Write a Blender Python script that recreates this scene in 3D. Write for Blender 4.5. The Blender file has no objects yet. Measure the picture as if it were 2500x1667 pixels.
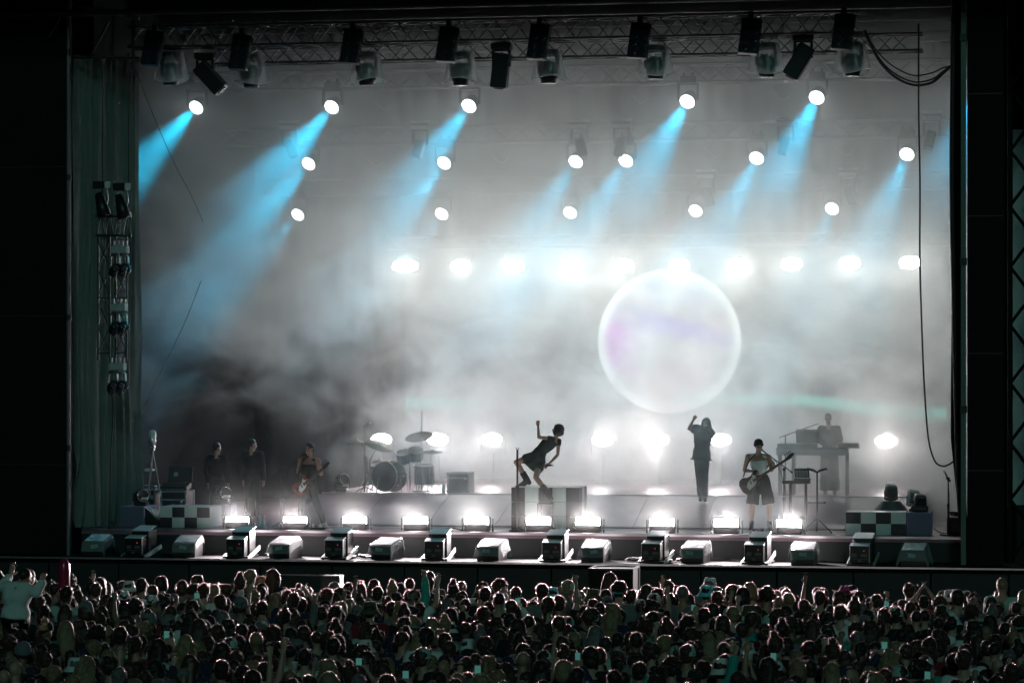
import bpy, bmesh, math, random
from mathutils import Vector, Matrix, Euler, Quaternion, noise
R = math.radians
random.seed(7)
C = bpy.context.scene.collection
S = bpy.context.scene

# ---------------------------------------------------------------- camera
PHI = R(-10.4)
CAM = Vector((10.8, -59.25, 5.1))
FPX, U0, V0 = 7131.0, 1250.0, 900.0
FWD = Vector((math.sin(PHI), math.cos(PHI), 0)); RGT = Vector((math.cos(PHI), -math.sin(PHI), 0))
cd = bpy.data.cameras.new("camera"); cam = bpy.data.objects.new("camera", cd); C.objects.link(cam)
cam.location = CAM; cam.rotation_euler = (R(90), 0, -PHI)
cd.sensor_width = 36; cd.lens = FPX / 2500 * 36; cd.shift_y = (900 - 833.5) / 2500
cd.clip_start = 0.5; cd.clip_end = 400
S.camera = cam

# ---------------------------------------------------------------- world: night sky
w = bpy.data.worlds.new("World"); S.world = w; w.use_nodes = True
nt = w.node_tree; bg = nt.nodes["Background"]
sky = nt.nodes.new("ShaderNodeTexSky"); sky.sky_type = 'NISHITA'; sky.sun_disc = False
sky.sun_elevation = R(-3.0); sky.sun_rotation = R(170); sky.air_density = 1.6; sky.ozone_density = 3
nt.links.new(sky.outputs[0], bg.inputs[0]); bg.inputs[1].default_value = 0.12
S.view_settings.view_transform = 'Standard'; S.view_settings.look = 'None'
S.view_settings.exposure = 0.18; S.view_settings.gamma = 1
S.render.engine = 'CYCLES'
S.cycles.use_denoising = True
S.cycles.volume_bounces = 1; S.cycles.max_bounces = 5; S.cycles.diffuse_bounces = 2; S.cycles.glossy_bounces = 2
S.cycles.transparent_max_bounces = 8; S.cycles.caustics_reflective = False; S.cycles.caustics_refractive = False
S.cycles.sample_clamp_indirect = 4.0
S.cycles.use_adaptive_sampling = True; S.cycles.adaptive_threshold = 0.03; S.cycles.adaptive_min_samples = 24
S.cycles.volume_step_rate = 0.75; S.cycles.volume_max_steps = 96
# faint teal sun lamp behind the camera, standing in for front-of-house lamps
sl = bpy.data.lights.new("front_fill_sun", 'SUN'); so = bpy.data.objects.new("front_fill_sun", sl); C.objects.link(so)
sl.energy = 0.22; sl.angle = R(10); sl.color = (0.42, 1.0, 0.88)
so.rotation_euler = Vector((-0.25, 1.0, -0.42)).to_track_quat('-Z', 'Y').to_euler()

# ---------------------------------------------------------------- pixel -> world helpers (2500 x 1667 pixel frame)
def at(u, v, Y):
    d = FWD + RGT * ((u - U0) / FPX) + Vector((0, 0, (V0 - v) / FPX))
    t = (Y - CAM.y) / d.y
    return CAM + d * t
def atz(u, v, Z):
    d = FWD + RGT * ((u - U0) / FPX) + Vector((0, 0, (V0 - v) / FPX))
    t = (Z - CAM.z) / d.z
    return CAM + d * t
def ppm(p):
    return FPX / (Vector(p) - CAM).dot(FWD)
K = 2500 / 2352.0
def A(u, v, Y): return at(u * K, v * K, Y)      # from the 2352-wide view

# ---------------------------------------------------------------- materials
_m = {}
def mat(name, col, rough=0.6, metal=0.0, spec=0.5, emit=None, es=0, alpha=1.0, bump=0, bscale=20, var=0, vscale=3, trans=0, sheen=0):
    if name in _m: return _m[name]
    m = bpy.data.materials.new(name); m.use_nodes = True; _m[name] = m
    n = m.node_tree.nodes; l = m.node_tree.links; b = n["Principled BSDF"]
    b.inputs["Base Color"].default_value = (*col, 1); b.inputs["Roughness"].default_value = rough
    b.inputs["Metallic"].default_value = metal; b.inputs["Specular IOR Level"].default_value = spec
    b.inputs["Alpha"].default_value = alpha; b.inputs["Transmission Weight"].default_value = trans
    if sheen: b.inputs["Sheen Weight"].default_value = sheen; b.inputs["Sheen Roughness"].default_value = 0.4
    if emit: b.inputs["Emission Color"].default_value = (*emit, 1); b.inputs["Emission Strength"].default_value = es
    tc = None
    if var or bump:
        tc = n.new("ShaderNodeTexCoord")
    if var:
        t = n.new("ShaderNodeTexNoise"); t.inputs["Scale"].default_value = vscale; t.inputs["Detail"].default_value = 5
        l.new(tc.outputs["Object"], t.inputs["Vector"])
        mx = n.new("ShaderNodeMix"); mx.data_type = 'RGBA'
        mx.inputs[6].default_value = (*[c * (1 - var) for c in col], 1); mx.inputs[7].default_value = (*[min(1, c * (1 + var)) for c in col], 1)
        l.new(t.outputs["Fac"], mx.inputs[0]); l.new(mx.outputs[2], b.inputs["Base Color"])
    if bump:
        t2 = n.new("ShaderNodeTexNoise"); t2.inputs["Scale"].default_value = bscale; t2.inputs["Detail"].default_value = 4
        l.new(tc.outputs["Object"], t2.inputs["Vector"])
        bp = n.new("ShaderNodeBump"); bp.inputs["Strength"].default_value = bump
        l.new(t2.outputs["Fac"], bp.inputs["Height"]); l.new(bp.outputs[0], b.inputs["Normal"])
    return m

# ---------------------------------------------------------------- mesh builder
class MB:
    def __init__(s): s.v = []; s.f = []; s.mi = []; s.cur = 0; s.sm = []
    def add(s, vs, fs, smooth=False):
        o = len(s.v); s.v += [Vector(p) for p in vs]
        for f in fs: s.f.append([i + o for i in f]); s.mi.append(s.cur); s.sm.append(smooth)
        return s
    def box(s, c, d, rot=None, bev=0.0):
        c = Vector(c); hx, hy, hz = d[0] / 2, d[1] / 2, d[2] / 2
        if bev > 0:
            b = min(bev, hx * .9, hy * .9, hz * .9); vs = []; 
            bm = bmesh.new(); bmesh.ops.create_cube(bm, size=1)
            for v in bm.verts: v.co = Vector((v.co.x * 2 * hx, v.co.y * 2 * hy, v.co.z * 2 * hz))
            bmesh.ops.bevel(bm, geom=bm.edges[:], offset=b, segments=2, affect='EDGES', profile=0.5)
            bm.verts.index_update()
            vs = [v.co.copy() for v in bm.verts]; fs = [[v.index for v in f.verts] for f in bm.faces]; bm.free()
        else:
            vs = [Vector((x, y, z)) for x in (-hx, hx) for y in (-hy, hy) for z in (-hz, hz)]
            fs = [(0, 1, 3, 2), (4, 6, 7, 5), (0, 4, 5, 1), (2, 3, 7, 6), (0, 2, 6, 4), (1, 5, 7, 3)]
        if rot is not None:
            M = rot if isinstance(rot, Matrix) else Euler(rot).to_matrix()
            vs = [M @ v for v in vs]
        return s.add([v + c for v in vs], fs)
    def cyl(s, p0, p1, r0, r1=None, n=10, caps=True, smooth=True):
        p0, p1 = Vector(p0), Vector(p1); r1 = r0 if r1 is None else r1
        d = p1 - p0
        if d.length < 1e-7: return s
        q = d.to_track_quat('Z', 'Y'); vs = []
        for p, r in ((p0, r0), (p1, r1)):
            for i in range(n):
                a = 2 * math.pi * i / n; vs.append(p + q @ Vector((math.cos(a) * r, math.sin(a) * r, 0)))
        s.add(vs, [(i, (i + 1) % n, n + (i + 1) % n, n + i) for i in range(n)], smooth)
        if caps: s.add(vs, [list(range(n))[::-1], list(range(n, 2 * n))])
        return s
    def tube(s, pts, r, n=6, smooth=True):
        pts = [Vector(p) for p in pts]; m = len(pts); vs = []
        ref = Vector((0.31, 0.17, 0.93))
        for i, p in enumerate(pts):
            t = (pts[min(i + 1, m - 1)] - pts[max(i - 1, 0)]).normalized()
            a = t.cross(ref)
            if a.length < 1e-3: a = t.cross(Vector((1, 0, 0)))
            a.normalize(); b = t.cross(a); rr = r[i] if isinstance(r, (list, tuple)) else r
            for k in range(n):
                an = 2 * math.pi * k / n; vs.append(p + a * math.cos(an) * rr + b * math.sin(an) * rr)
        fs = [(i * n + k, i * n + (k + 1) % n, (i + 1) * n + (k + 1) % n, (i + 1) * n + k) for i in range(m - 1) for k in range(n)]
        s.add(vs, fs, smooth); s.add(vs, [list(range(n))[::-1], list(range((m - 1) * n, m * n))]); return s
    def ell(s, c, r, n=12, m=8, rot=None):
        c = Vector(c); r = (r, r, r) if not isinstance(r, (tuple, list, Vector)) else r; vs = []
        M = Euler(rot).to_matrix() if rot is not None and not isinstance(rot, Matrix) else rot
        for j in range(m + 1):
            th = math.pi * j / m
            for i in range(n):
                a = 2 * math.pi * i / n
                v = Vector((math.sin(th) * math.cos(a) * r[0], math.sin(th) * math.sin(a) * r[1], math.cos(th) * r[2]))
                vs.append(c + (M @ v if M is not None else v))
        fs = [(j * n + i, (j + 1) * n + i, (j + 1) * n + (i + 1) % n, j * n + (i + 1) % n) for j in range(m) for i in range(n)]
        return s.add(vs, fs, True)
    def lathe(s, prof, p0, axis=(0, 0, 1), n=20, smooth=True):
        p0 = Vector(p0); q = Vector(axis).to_track_quat('Z', 'Y'); vs = []; m = len(prof)
        for (r, z) in prof:
            for i in range(n):
                a = 2 * math.pi * i / n; vs.append(p0 + q @ Vector((math.cos(a) * r, math.sin(a) * r, z)))
        return s.add(vs, [(j * n + i, j * n + (i + 1) % n, (j + 1) * n + (i + 1) % n, (j + 1) * n + i) for j in range(m - 1) for i in range(n)], smooth)
    def prism(s, poly, M, th):
        """poly: 2D outline in local xy, extruded +-th/2 along local z, placed by matrix M"""
        n = len(poly); vs = [M @ Vector((x, y, -th / 2)) for x, y in poly] + [M @ Vector((x, y, th / 2)) for x, y in poly]
        return s.add(vs, [list(range(n))[::-1], list(range(n, 2 * n))] + [(i, (i + 1) % n, n + (i + 1) % n, n + i) for i in range(n)])
    def grid(s, fn, nu, nv, smooth=True):
        vs = [fn(i / nu, j / nv) for j in range(nv + 1) for i in range(nu + 1)]
        return s.add(vs, [(j * (nu + 1) + i, j * (nu + 1) + i + 1, (j + 1) * (nu + 1) + i + 1, (j + 1) * (nu + 1) + i) for j in range(nv) for i in range(nu)], smooth)
    def mesh(s, name, mats, merge=False):
        me = bpy.data.meshes.new(name); me.from_pydata([tuple(v) for v in s.v], [], s.f)
        for m in (mats if isinstance(mats, (list, tuple)) else [mats]): me.materials.append(m)
        me.polygons.foreach_set("material_index", s.mi); me.polygons.foreach_set("use_smooth", s.sm)
        bm = bmesh.new(); bm.from_mesh(me)
        if merge: bmesh.ops.remove_doubles(bm, verts=bm.verts, dist=1e-5)
        bmesh.ops.recalc_face_normals(bm, faces=bm.faces); bm.to_mesh(me); bm.free()
        me.update(); return me
    def build(s, name, mats, parent=None, merge=False):
        return link(name, s.mesh(name, mats, merge), parent)
def link(name, me, parent=None, loc=None):
    o = bpy.data.objects.new(name, me); C.objects.link(o)
    if parent is not None: o.parent = parent
    if loc is not None: o.location = loc
    return o
def tag(o, label=None, cat=None, group=None, kind=None):
    if label: o["label"] = label
    if cat: o["category"] = cat
    if group: o["group"] = group
    if kind: o["kind"] = kind
    return o
def thing(name, label, cat, loc=(0, 0, 0), rz=0, group=None):
    o = bpy.data.objects.new(name, None); C.objects.link(o); o.empty_display_size = 0.2
    o.location = loc; o.rotation_euler = (0, 0, rz)
    return tag(o, label, cat, group)
def copy_tree(o, parent=None):
    c = o.copy(); C.objects.link(c); c.parent = parent
    if parent is not None: c.matrix_parent_inverse = o.matrix_parent_inverse
    for ch in list(o.children): copy_tree(ch, c)
    return c
def obj_mat(o, m, slot=0):
    o.material_slots[slot].link = 'OBJECT'; o.material_slots[slot].material = m

STAGE_Z = 1.745; SHELF_Z = 1.236; DECK_Z = 2.32      # front stage, apron shelf, raised rear deck
# ================================================================ lamps that light the smoke (each is built into its fixture below)
def spot(parent, loc, aim, energy, col, size, blend=0.3, rad=0.1):
    L = bpy.data.lights.new("lamp_light", 'SPOT'); L.energy = energy; L.color = col; L.spot_size = R(size); L.spot_blend = blend
    L.shadow_soft_size = rad
    o = bpy.data.objects.new("lamp_light", L); C.objects.link(o); o.parent = parent
    o.location = loc; o.rotation_euler = Vector(aim).to_track_quat('-Z', 'Y').to_euler()
    return o
# ================================================================ materials of the place
M_black = mat("black_cloth", (0.008, 0.009, 0.009), 0.9, spec=0.2, var=0.3, vscale=2)
M_wall = mat("black_wall", (0.010, 0.010, 0.010), 0.85, spec=0.2, var=0.3, vscale=1)
M_paint = mat("black_paint", (0.012, 0.013, 0.013), 0.6, bump=0.15, bscale=40)
M_plast = mat("black_plastic", (0.015, 0.015, 0.016), 0.38)
M_steel = mat("dull_steel", (0.28, 0.28, 0.28), 0.42, metal=1.0, var=0.2, vscale=6)
M_dark = mat("dark_steel", (0.05, 0.05, 0.05), 0.45, metal=0.7)
M_alu = mat("bright_alu", (0.75, 0.76, 0.76), 0.28, metal=1.0)
M_chrome = mat("chrome", (0.9, 0.9, 0.9), 0.08, metal=1.0)
M_cable = mat("rubber_cable", (0.012, 0.012, 0.012), 0.6)
M_label = mat("white_label", (0.7, 0.7, 0.68), 0.6)
M_tile_l = mat("pale_tile", (0.62, 0.66, 0.64), 0.55)
M_tile_d = mat("dark_tile", (0.02, 0.022, 0.022), 0.45)
M_lilac = mat("lilac_paint", (0.30, 0.24, 0.46), 0.55, var=0.08)
M_deckm = mat("scuffed_deck", (0.27, 0.14, 0.185), 0.36, var=0.42, vscale=1.3, bump=0.05, bscale=9)
M_glossblk = mat("gloss_black", (0.01, 0.01, 0.01), 0.15)

# ---------------------------------------------------------------- ground
mb = MB(); mb.grid(lambda a, b: Vector((-150 + 300 * a, -100 + 300 * b, 0)), 2, 2, False)
tag(mb.build("ground", mat("trampled_grass", (0.03, 0.035, 0.02), 0.95, var=0.5, vscale=0.8, bump=0.4, bscale=6)), kind="structure")

# ---------------------------------------------------------------- the stage
XL, XR = -9.32, 9.22
stage = thing("stage_platform", "wide black festival stage with a sloping pinkish ramp and a low apron shelf in front", "stage", (0, 0, 0))
mb = MB(); mb.box((0, 7, STAGE_Z - .06), (XR - XL, 14.5, .12)); mb.build("front_deck", M_deckm, stage)
mb = MB(); mb.box((0, -.262, STAGE_Z - .03), (XR - XL, .02, .05)); mb.build("edge_strip", M_alu, stage)
mb = MB(); mb.box((0, -.20, .80), (XR - XL, .08, 1.64)); mb.build("front_fascia", M_paint, stage)
mb = MB(); mb.box((.3, -1.03, SHELF_Z - .06), (22.6, 1.52, .12)); mb.build("apron_shelf", mat("carpeted_black", (.006, .006, .006), .95, spec=.05), stage)
mb = MB(); mb.box((.3, -1.80, SHELF_Z - .022), (22.6, .015, .035)); mb.build("edge_strip", M_alu, stage)  # bright strip put in for the lit line along the shelf edge
mb = MB()
for i in range(15): mb.box((-10.2 + 1.5 * i, -1.76, .55), (1.47, .05, 1.12))
mb.build("apron_skirt", M_paint, stage)
# ramp and raised deck
rx0 = A(738, 1137, 4.2).x; rx1 = A(2085, 1145, 4.2).x + .3
def ramp_pt(a, b):
    pr = [(1.55, STAGE_Z + .004), (1.6, STAGE_Z + .03), (1.9, STAGE_Z + .09), (3.8, DECK_Z - .06), (4.05, DECK_Z - .01), (4.25, DECK_Z)]
    k = min(int(b * 5), 4); t = b * 5 - k
    y = pr[k][0] * (1 - t) + pr[k + 1][0] * t; z = pr[k][1] * (1 - t) + pr[k + 1][1] * t
    return Vector((rx0 + (rx1 - rx0) * a, y, z))
mb = MB(); mb.grid(ramp_pt, 1, 20); mb.build("sloping_ramp", M_deckm, stage)
mb = MB()
for i in range(1, 9):
    x = rx0 + (rx1 - rx0) * i / 9
    mb.tube([Vector((x, ramp_pt(0, b / 8).y, ramp_pt(0, b / 8).z + .001)) for b in range(9)], .007, 4)
mb.build("ramp_seam", M_dark, stage)
mb = MB()
for x in (rx0, rx1):
    mb.add([(x, 1.55, STAGE_Z), (x, 4.25, STAGE_Z), (x, 4.25, DECK_Z), (x, 1.9, STAGE_Z + .09)], [(0, 1, 2, 3)])
mb.build("ramp_side", M_paint, stage)
mb = MB(); mb.box(((rx0 + rx1) / 2, 9.2, DECK_Z - .1), (rx1 - rx0, 9.9, .2)); mb.build("rear_deck", M_deckm, stage)
mb = MB(); mb.box(((rx0 + rx1) / 2, 4.27, DECK_Z + .012), (rx1 - rx0, .04, .02)); mb.build("deck_nosing", M_alu, stage)
# white tape lines / sill along the front of the ramp
mb = MB(); mb.box((1.6, 1.2, STAGE_Z + .004), (13.6, .28, .004)); mb.build("floor_tape", mat("white_tape", (.6, .56, .57), .5, var=.2), stage)

# ---------------------------------------------------------------- roof
rf = thing("stage_roof", "dark flat stage roof with steel beams over the lighting trusses", "roof", (0, 0, 13.0))
mb = MB(); mb.box((0, 6, .55), (30, 22, .2)); mb.build("roof_sheet", M_black, rf)
for y in (-1.9, -.9):
    mb = MB(); mb.cyl((-12, y, -.62 + (y + 1.9) * .12), (12, y, -.62 + (y + 1.9) * .12), .055); mb.build("front_pipe", M_dark, rf)
mb = MB(); mb.box((0, -2.6, .15), (30, .3, .7)); mb.build("fascia_beam", M_wall, rf)
for i in range(6):
    mb = MB(); mb.box((0, 1.5 + 2.3 * i, .25), (22, .14, .3)); mb.build("cross_beam", M_dark, rf)

# ---------------------------------------------------------------- backdrop, side walls
def folds(P, Q, z0, z1, amp, k, seed, nu=120, nv=14):
    P, Q = Vector(P), Vector(Q); d = (Q - P); n = Vector((-d.y, d.x, 0)).normalized()
    def f(a, b):
        z = z0 + (z1 - z0) * b
        ph = a * k + noise.noise(Vector((a * 5, b * .6, seed))) * 2.2
        return P + d * a + n * (amp * math.sin(ph) * (.6 + .5 * noise.noise(Vector((a * 9, b, seed + 3))))) + Vector((0, 0, z - P.z))
    return f
mb = MB(); mb.grid(folds((-10, 14.4, 0), (10.5, 14.4, 0), STAGE_Z, 13.4, .07, 260, 1, 400, 3), 400, 3)
tag(mb.build("backdrop_curtain", M_black), "black pleated cloth hanging across the whole rear of the stage", "backdrop")
mb = MB(); mb.box((-9.6, 8, 7), (.16, 13.4, 12.8)); tag(mb.build("wing_wall", M_black), "black side wall closing the dark wing behind the pale green curtain", "wall")
mb = MB(); mb.box((9.95, 8, 7), (.16, 13.4, 12.8)); tag(mb.build("wing_wall", M_black), "black side wall closing the stage behind the hanging cable bundle", "wall")

pL = A(164, 700, -1.0); pR = A(2222, 700, -1.0)
t = thing("proscenium_wall", "tall matt black wall behind the raised arms of the man in white", "wall", (pL.x - 2.0, -1.0, 0))
mb = MB(); mb.box((0, 0, 7), (3.96, .2, 14)); mb.build("cloth_panel", M_wall, t)
mb = MB()
for z in (3.1, 6.2, 9.3): mb.box((0, -.11, z), (3.96, .02, .02))
mb.build("panel_seam", M_dark, t)
x1 = A(2304, 700, -1).x
t = thing("proscenium_wall", "tall matt black wall between the stage opening and the truss tower", "wall", ((pR.x + x1) / 2, -1.0, 0))
mb = MB(); mb.box((0, 0, 7), (x1 - pR.x, .2, 14)); mb.build("cloth_panel", M_wall, t)
mb = MB()
for z in (3.1, 5.4, 8.1, 10.5): mb.box((0, -.11, z), (x1 - pR.x, .02, .02))
mb.build("panel_seam", M_dark, t)

# scaffold poles either side of the opening
p0 = A(157, 1270, -1.35); p1 = A(157, -30, -1.35)
t = thing("scaffold_pole", "thin grey steel pole at the edge of the pale green curtain", "pole", (p0.x, p0.y, 0))
mb = MB(); mb.cyl((0, 0, SHELF_Z), (0, 0, 13.4), .045); mb.build("tube", mat("pole_grey", (.22, .19, .19), .5, metal=.6, var=.3, vscale=.6), t)
mb = MB()
for z in (3.4, 6.1, 9.0, 11.6): mb.cyl((0, 0, z), (0, 0, z + .12), .065)
mb.build("coupler", M_dark, t)
p0 = A(2213, 1270, -1.2)
t = thing("scaffold_pole", "green tinted flat pole beside the black wall and the cable bundle", "pole", (p0.x, p0.y, 0))
mb = MB(); mb.box((0, 0, 7), (.10, .06, 11.5)); mb.build("tube", mat("pole_green", (.10, .15, .13), .5, metal=.3, var=.3, vscale=.6), t)
mb = MB()
for z in (4.3, 7.2, 11.6): mb.box((0, -.02, z), (.14, .1, .14))
mb.build("coupler", M_dark, t)

# scaffold frame above the left curtain
t = thing("scaffolding", "dark scaffold frame of thin tubes above the pale green curtain", "scaffold", at(245, 80, -.7))
o0 = at(245, 80, -.7)
def seg(u0, v0, u1, v1, r, Y=-.7):
    m_ = MB(); m_.cyl(at(u0, v0, Y) - o0, at(u1, v1, Y) - o0, r, n=8); return m_
seg(172, 11, 340, 46, .04).build("top_tube", M_steel, t)
seg(276, 32, 276, 147, .03).build("upright", M_dark, t); seg(325, 44, 325, 170, .03).build("upright", M_dark, t)
seg(268, 50, 218, 142, .02).build("brace", M_dark, t); seg(150, 35, 120, 90, .02, -1.4).build("brace", M_dark, t); seg(68, 20, 95, 75, .02, -1.4).build("brace", M_dark, t)
seg(172, 142, 340, 142, .025).build("bottom_tube", M_dark, t)

# ---------------------------------------------------------------- pale green side curtain, gathered at its lower corner
ca, cb = A(166, 1215, -.5), A(322, 1200, 1.4)
ztop = A(240, 136, .3).z
tie = .93
def curtain(a, b):
    z = STAGE_Z + .02 + (ztop - STAGE_Z) * b
    low = max(0, 1 - b / .33)                      # 1 at the hem
    aa = a
    if b < .33:                                    # folds sweep to the tied corner
        h = (b / .33); pull = (1 - h) ** 1.5
        aa = a + (1 - a) * .10 * pull * math.sin(math.pi * a)
    ph = a * 54 + noise.noise(Vector((a * 7, b * 1.6, 2.1))) * 6.5 + low * low * 7 * (1 - a)
    amp = .05 + .05 * noise.noise(Vector((a * 4, b * 2, 7))) + .05 * low
    dz = -.18 * low * math.sin(math.pi * a)
    p = ca.lerp(cb, aa); d = (cb - ca).normalized(); n = Vector((d.y, -d.x, 0))
    return Vector((p.x, p.y, max(z + dz, STAGE_Z + .02))) + n * (amp * math.sin(ph) + .14 * low * math.sin(a * 9 + 4 * b))
mb = MB(); mb.grid(curtain, 190, 60)
cur = mb.build("side_curtain", mat("green_grey_cloth", (.14, .175, .16), .9, spec=.2, var=.2, vscale=3))
tag(cur, "pale grey green pleated side curtain gathered at its lower corner", "curtain")

# dark bunched curtain at the right of the opening
ra, rb = A(2186, 700, -.6), A(2210, 700, -.2)
mb = MB()
mb.grid(lambda a, b: Vector((ra.x + (rb.x - ra.x) * a + .22 * (1 - min(1, b / .2)) * (1 - .3 * a) - .02 * math.sin(b * 7), ra.y + .4 * a + .07 * math.sin(a * 22 + 2 * b), STAGE_Z - .3 + (13 - STAGE_Z) * b)), 30, 40)
tag(mb.build("tied_curtain", M_black), "narrow black curtain bunched beside the green tinted pole", "curtain")

# ---------------------------------------------------------------- led screen with its picture of a floating bubble
s0 = A(932, 1000, 13.5); s1 = A(2174, 1000, 13.5); sb = A(1550, 1128, 13.5).z; st = A(1550, 560, 13.5).z
bub = A(1537, 783, 13.5); br = 164 * K / ppm(bub) * 1.0
scr = thing("led_screen", "large led screen behind the smoke showing a floating pink bubble", "screen", (s0.x, 13.5, sb))
sw, sh = s1.x - s0.x, st - sb
ms = bpy.data.materials.new("screen_picture"); ms.use_nodes = True
n = ms.node_tree.nodes; l = ms.node_tree.links; b = n["Principled BSDF"]; b.inputs["Base Color"].default_value = (.01, .01, .01, 1)
ms.cycles.emission_sampling = 'NONE'
class NX:                                          # tiny helper for math node chains
    def __init__(s, tree): s.n = tree.nodes; s.l = tree.links
    def m(s, op, a, b=None, c=None, clamp=False):
        q = s.n.new("ShaderNodeMath"); q.operation = op; q.use_clamp = clamp
        for i, x in enumerate((a, b, c)):
            if x is None: continue
            if isinstance(x, (int, float)): q.inputs[i].default_value = x
            else: s.l.new(x, q.inputs[i])
        return q.outputs[0]
    def ss(s, x, e0, e1, o0=0.0, o1=1.0):
        q = s.n.new("ShaderNodeMapRange"); q.interpolation_type = 'SMOOTHSTEP'
        lo, hi = min(e0, e1), max(e0, e1)
        q.inputs[1].default_value = lo; q.inputs[2].default_value = hi
        q.inputs[3].default_value = o0 if e0 < e1 else o1; q.inputs[4].default_value = o1 if e0 < e1 else o0
        s.l.new(x, q.inputs[0]); return q.outputs[0]
    def noise(s, vec, sc, det=4, dist=0.0):
        q = s.n.new("ShaderNodeTexNoise"); q.inputs["Scale"].default_value = sc; q.inputs["Detail"].default_value = det; q.inputs["Distortion"].default_value = dist
        s.l.new(vec, q.inputs["Vector"]); return q.outputs["Fac"]
    def mix(s, f, a, b):
        q = s.n.new("ShaderNodeMix"); q.data_type = 'RGBA'
        if isinstance(f, (int, float)): q.inputs[0].default_value = f
        else: s.l.new(f, q.inputs[0])
        for i, x in ((6, a), (7, b)):
            if isinstance(x, tuple): q.inputs[i].default_value = (*x, 1)
            else: s.l.new(x, q.inputs[i])
        return q.outputs[2]
X = NX(ms.node_tree)
tc = n.new("ShaderNodeTexCoord"); sp = n.new("ShaderNodeSeparateXYZ"); l.new(tc.outputs["Object"], sp.inputs[0])
px, pz = sp.outputs[0], sp.outputs[2]
bx_, bz_ = bub.x - s0.x, bub.z - sb
dx = X.m('SUBTRACT', px, bx_); dz = X.m('SUBTRACT', pz, bz_)
rr = X.m('SQRT', X.m('ADD', X.m('MULTIPLY', dx, dx), X.m('MULTIPLY', dz, dz)))
ring = X.m('MULTIPLY', X.m('POWER', X.ss(rr, br * .66, br * .985), 4.5), X.ss(rr, br * 1.03, br * .985))
inside = X.ss(rr, br * 1.0, br * .97)
nz = X.noise(tc.outputs["Object"], .55, 4, .6)
cloud = X.ss(nz, .40, .66)
purp = X.m('MULTIPLY', X.m('MULTIPLY', inside, X.ss(dx, -br * .3, -br * .8)), X.ss(X.m('ABSOLUTE', X.m('ADD', dz, .1)), br * .6, br * .1))
band = X.m('MULTIPLY', X.m('MULTIPLY', inside, X.ss(X.m('ABSOLUTE', X.m('ADD', X.m('SUBTRACT', dz, br * .2), X.m('MULTIPLY', dx, .25))), br * .26, .0)), X.ss(nz, .40, .56))
base = X.mix(cloud, (.02, .024, .024), (.09, .10, .10))
c1 = X.mix(X.m('MULTIPLY', inside, .8), base, (.56, .51, .55))
c2 = X.mix(X.m('MULTIPLY', purp, .95), c1, (.66, .09, .72))
c3 = X.mix(X.m('MULTIPLY', band, .75), c2, (.24, .14, .60))
c4 = X.mix(X.m('MULTIPLY', ring, 1.0), c3, (1.0, 1.14, 1.14))
zc = A(2000, 918, 13.5).z - sb
wav = X.m('ADD', pz, X.m('MULTIPLY', X.ss(px, sw * .70, sw * .97), .34))
arc = X.m('MULTIPLY', X.ss(X.m('ABSOLUTE', X.m('SUBTRACT', wav, zc)), .24, .04), X.m('MULTIPLY', X.ss(px, sw * .48, sw * .66), X.ss(X.noise(tc.outputs['Object'], .8, 3), .30, .55, .35, 1.0)))
arc2 = X.m('MULTIPLY', X.ss(X.m('ABSOLUTE', X.m('SUBTRACT', pz, zc - .1)), .22, .05), X.ss(px, sw * .22, 0.0))
c5 = X.mix(X.m('MULTIPLY', X.m('MAXIMUM', arc, X.m('MULTIPLY', arc2, .45)), .8), c4, (.18, .75, .62))
l.new(c5, b.inputs["Emission Color"]); b.inputs["Emission Strength"].default_value = 1.0
SCREEN = b
mb = MB(); mb.box((sw / 2, .05, sh / 2), (sw, .08, sh)); mb.build("display", ms, scr)
mb = MB()
for x in (-.03, sw + .03): mb.box((x, .08, sh / 2), (.05, .16, sh + .1))
for z in (-.03, sh + .03): mb.box((sw / 2, .08, z), (sw, .16, .05))
mb.build("frame", M_dark, scr)

# ---------------------------------------------------------------- trusses
def truss(name, label, a, b, h, d, step, mt=None, rch=.026, rl=.014, group="lighting trusses under the roof"):
    mt = mt or M_dark
    a, b = Vector(a), Vector(b); L = (b - a).length
    t = thing(name, label, "truss", a, 0, group); q = (b - a).normalized()
    up = Vector((0, 0, 1)); side = q.cross(up).normalized()
    if abs(q.z) > .9: up = Vector((1, 0, 0)); side = Vector((0, 1, 0))
    cs = [side * (sx * d / 2) + up * (sz * h / 2) for sx, sz in ((-1, -1), (1, -1), (1, 1), (-1, 1))]
    for c in cs:
        m_ = MB(); m_.cyl(c, c + q * L, rch, n=8); m_.build("chord", mt, t)
    m_ = MB(); k = int(L / step)
    for i in range(k):
        for j in range(4):
            c0, c1 = cs[j], cs[(j + 1) % 4]
            if i % 2: c0, c1 = c1, c0
            m_.cyl(c0 + q * (i * step), c1 + q * ((i + 1) * step), rl, n=5, caps=False)
    m_.build("lacing", mt, t)
    return t
M_truss = mat("worn_alu", (.16, .165, .165), .36, metal=1.0)
M_alu2 = mat("hazed_alu", (.2, .205, .205), .5, metal=.6)  # smoke glow put into the colour of the inner trusses
za = 5.1 + (900 - 72) / 119.2; zb = 5.1 + (900 - 122) / 117.6
truss("lighting_truss", "front truss carrying the dark lamp panels, highest of all", (-8.2, -.2, za), (7.2, -.2, za), .42, .4, .34, M_truss)
truss("lighting_truss", "second truss just below and behind the front truss with dark lamp panels", (-6.6, .6, zb), (8.3, .6, zb), .34, .4, .34, M_truss)
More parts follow.
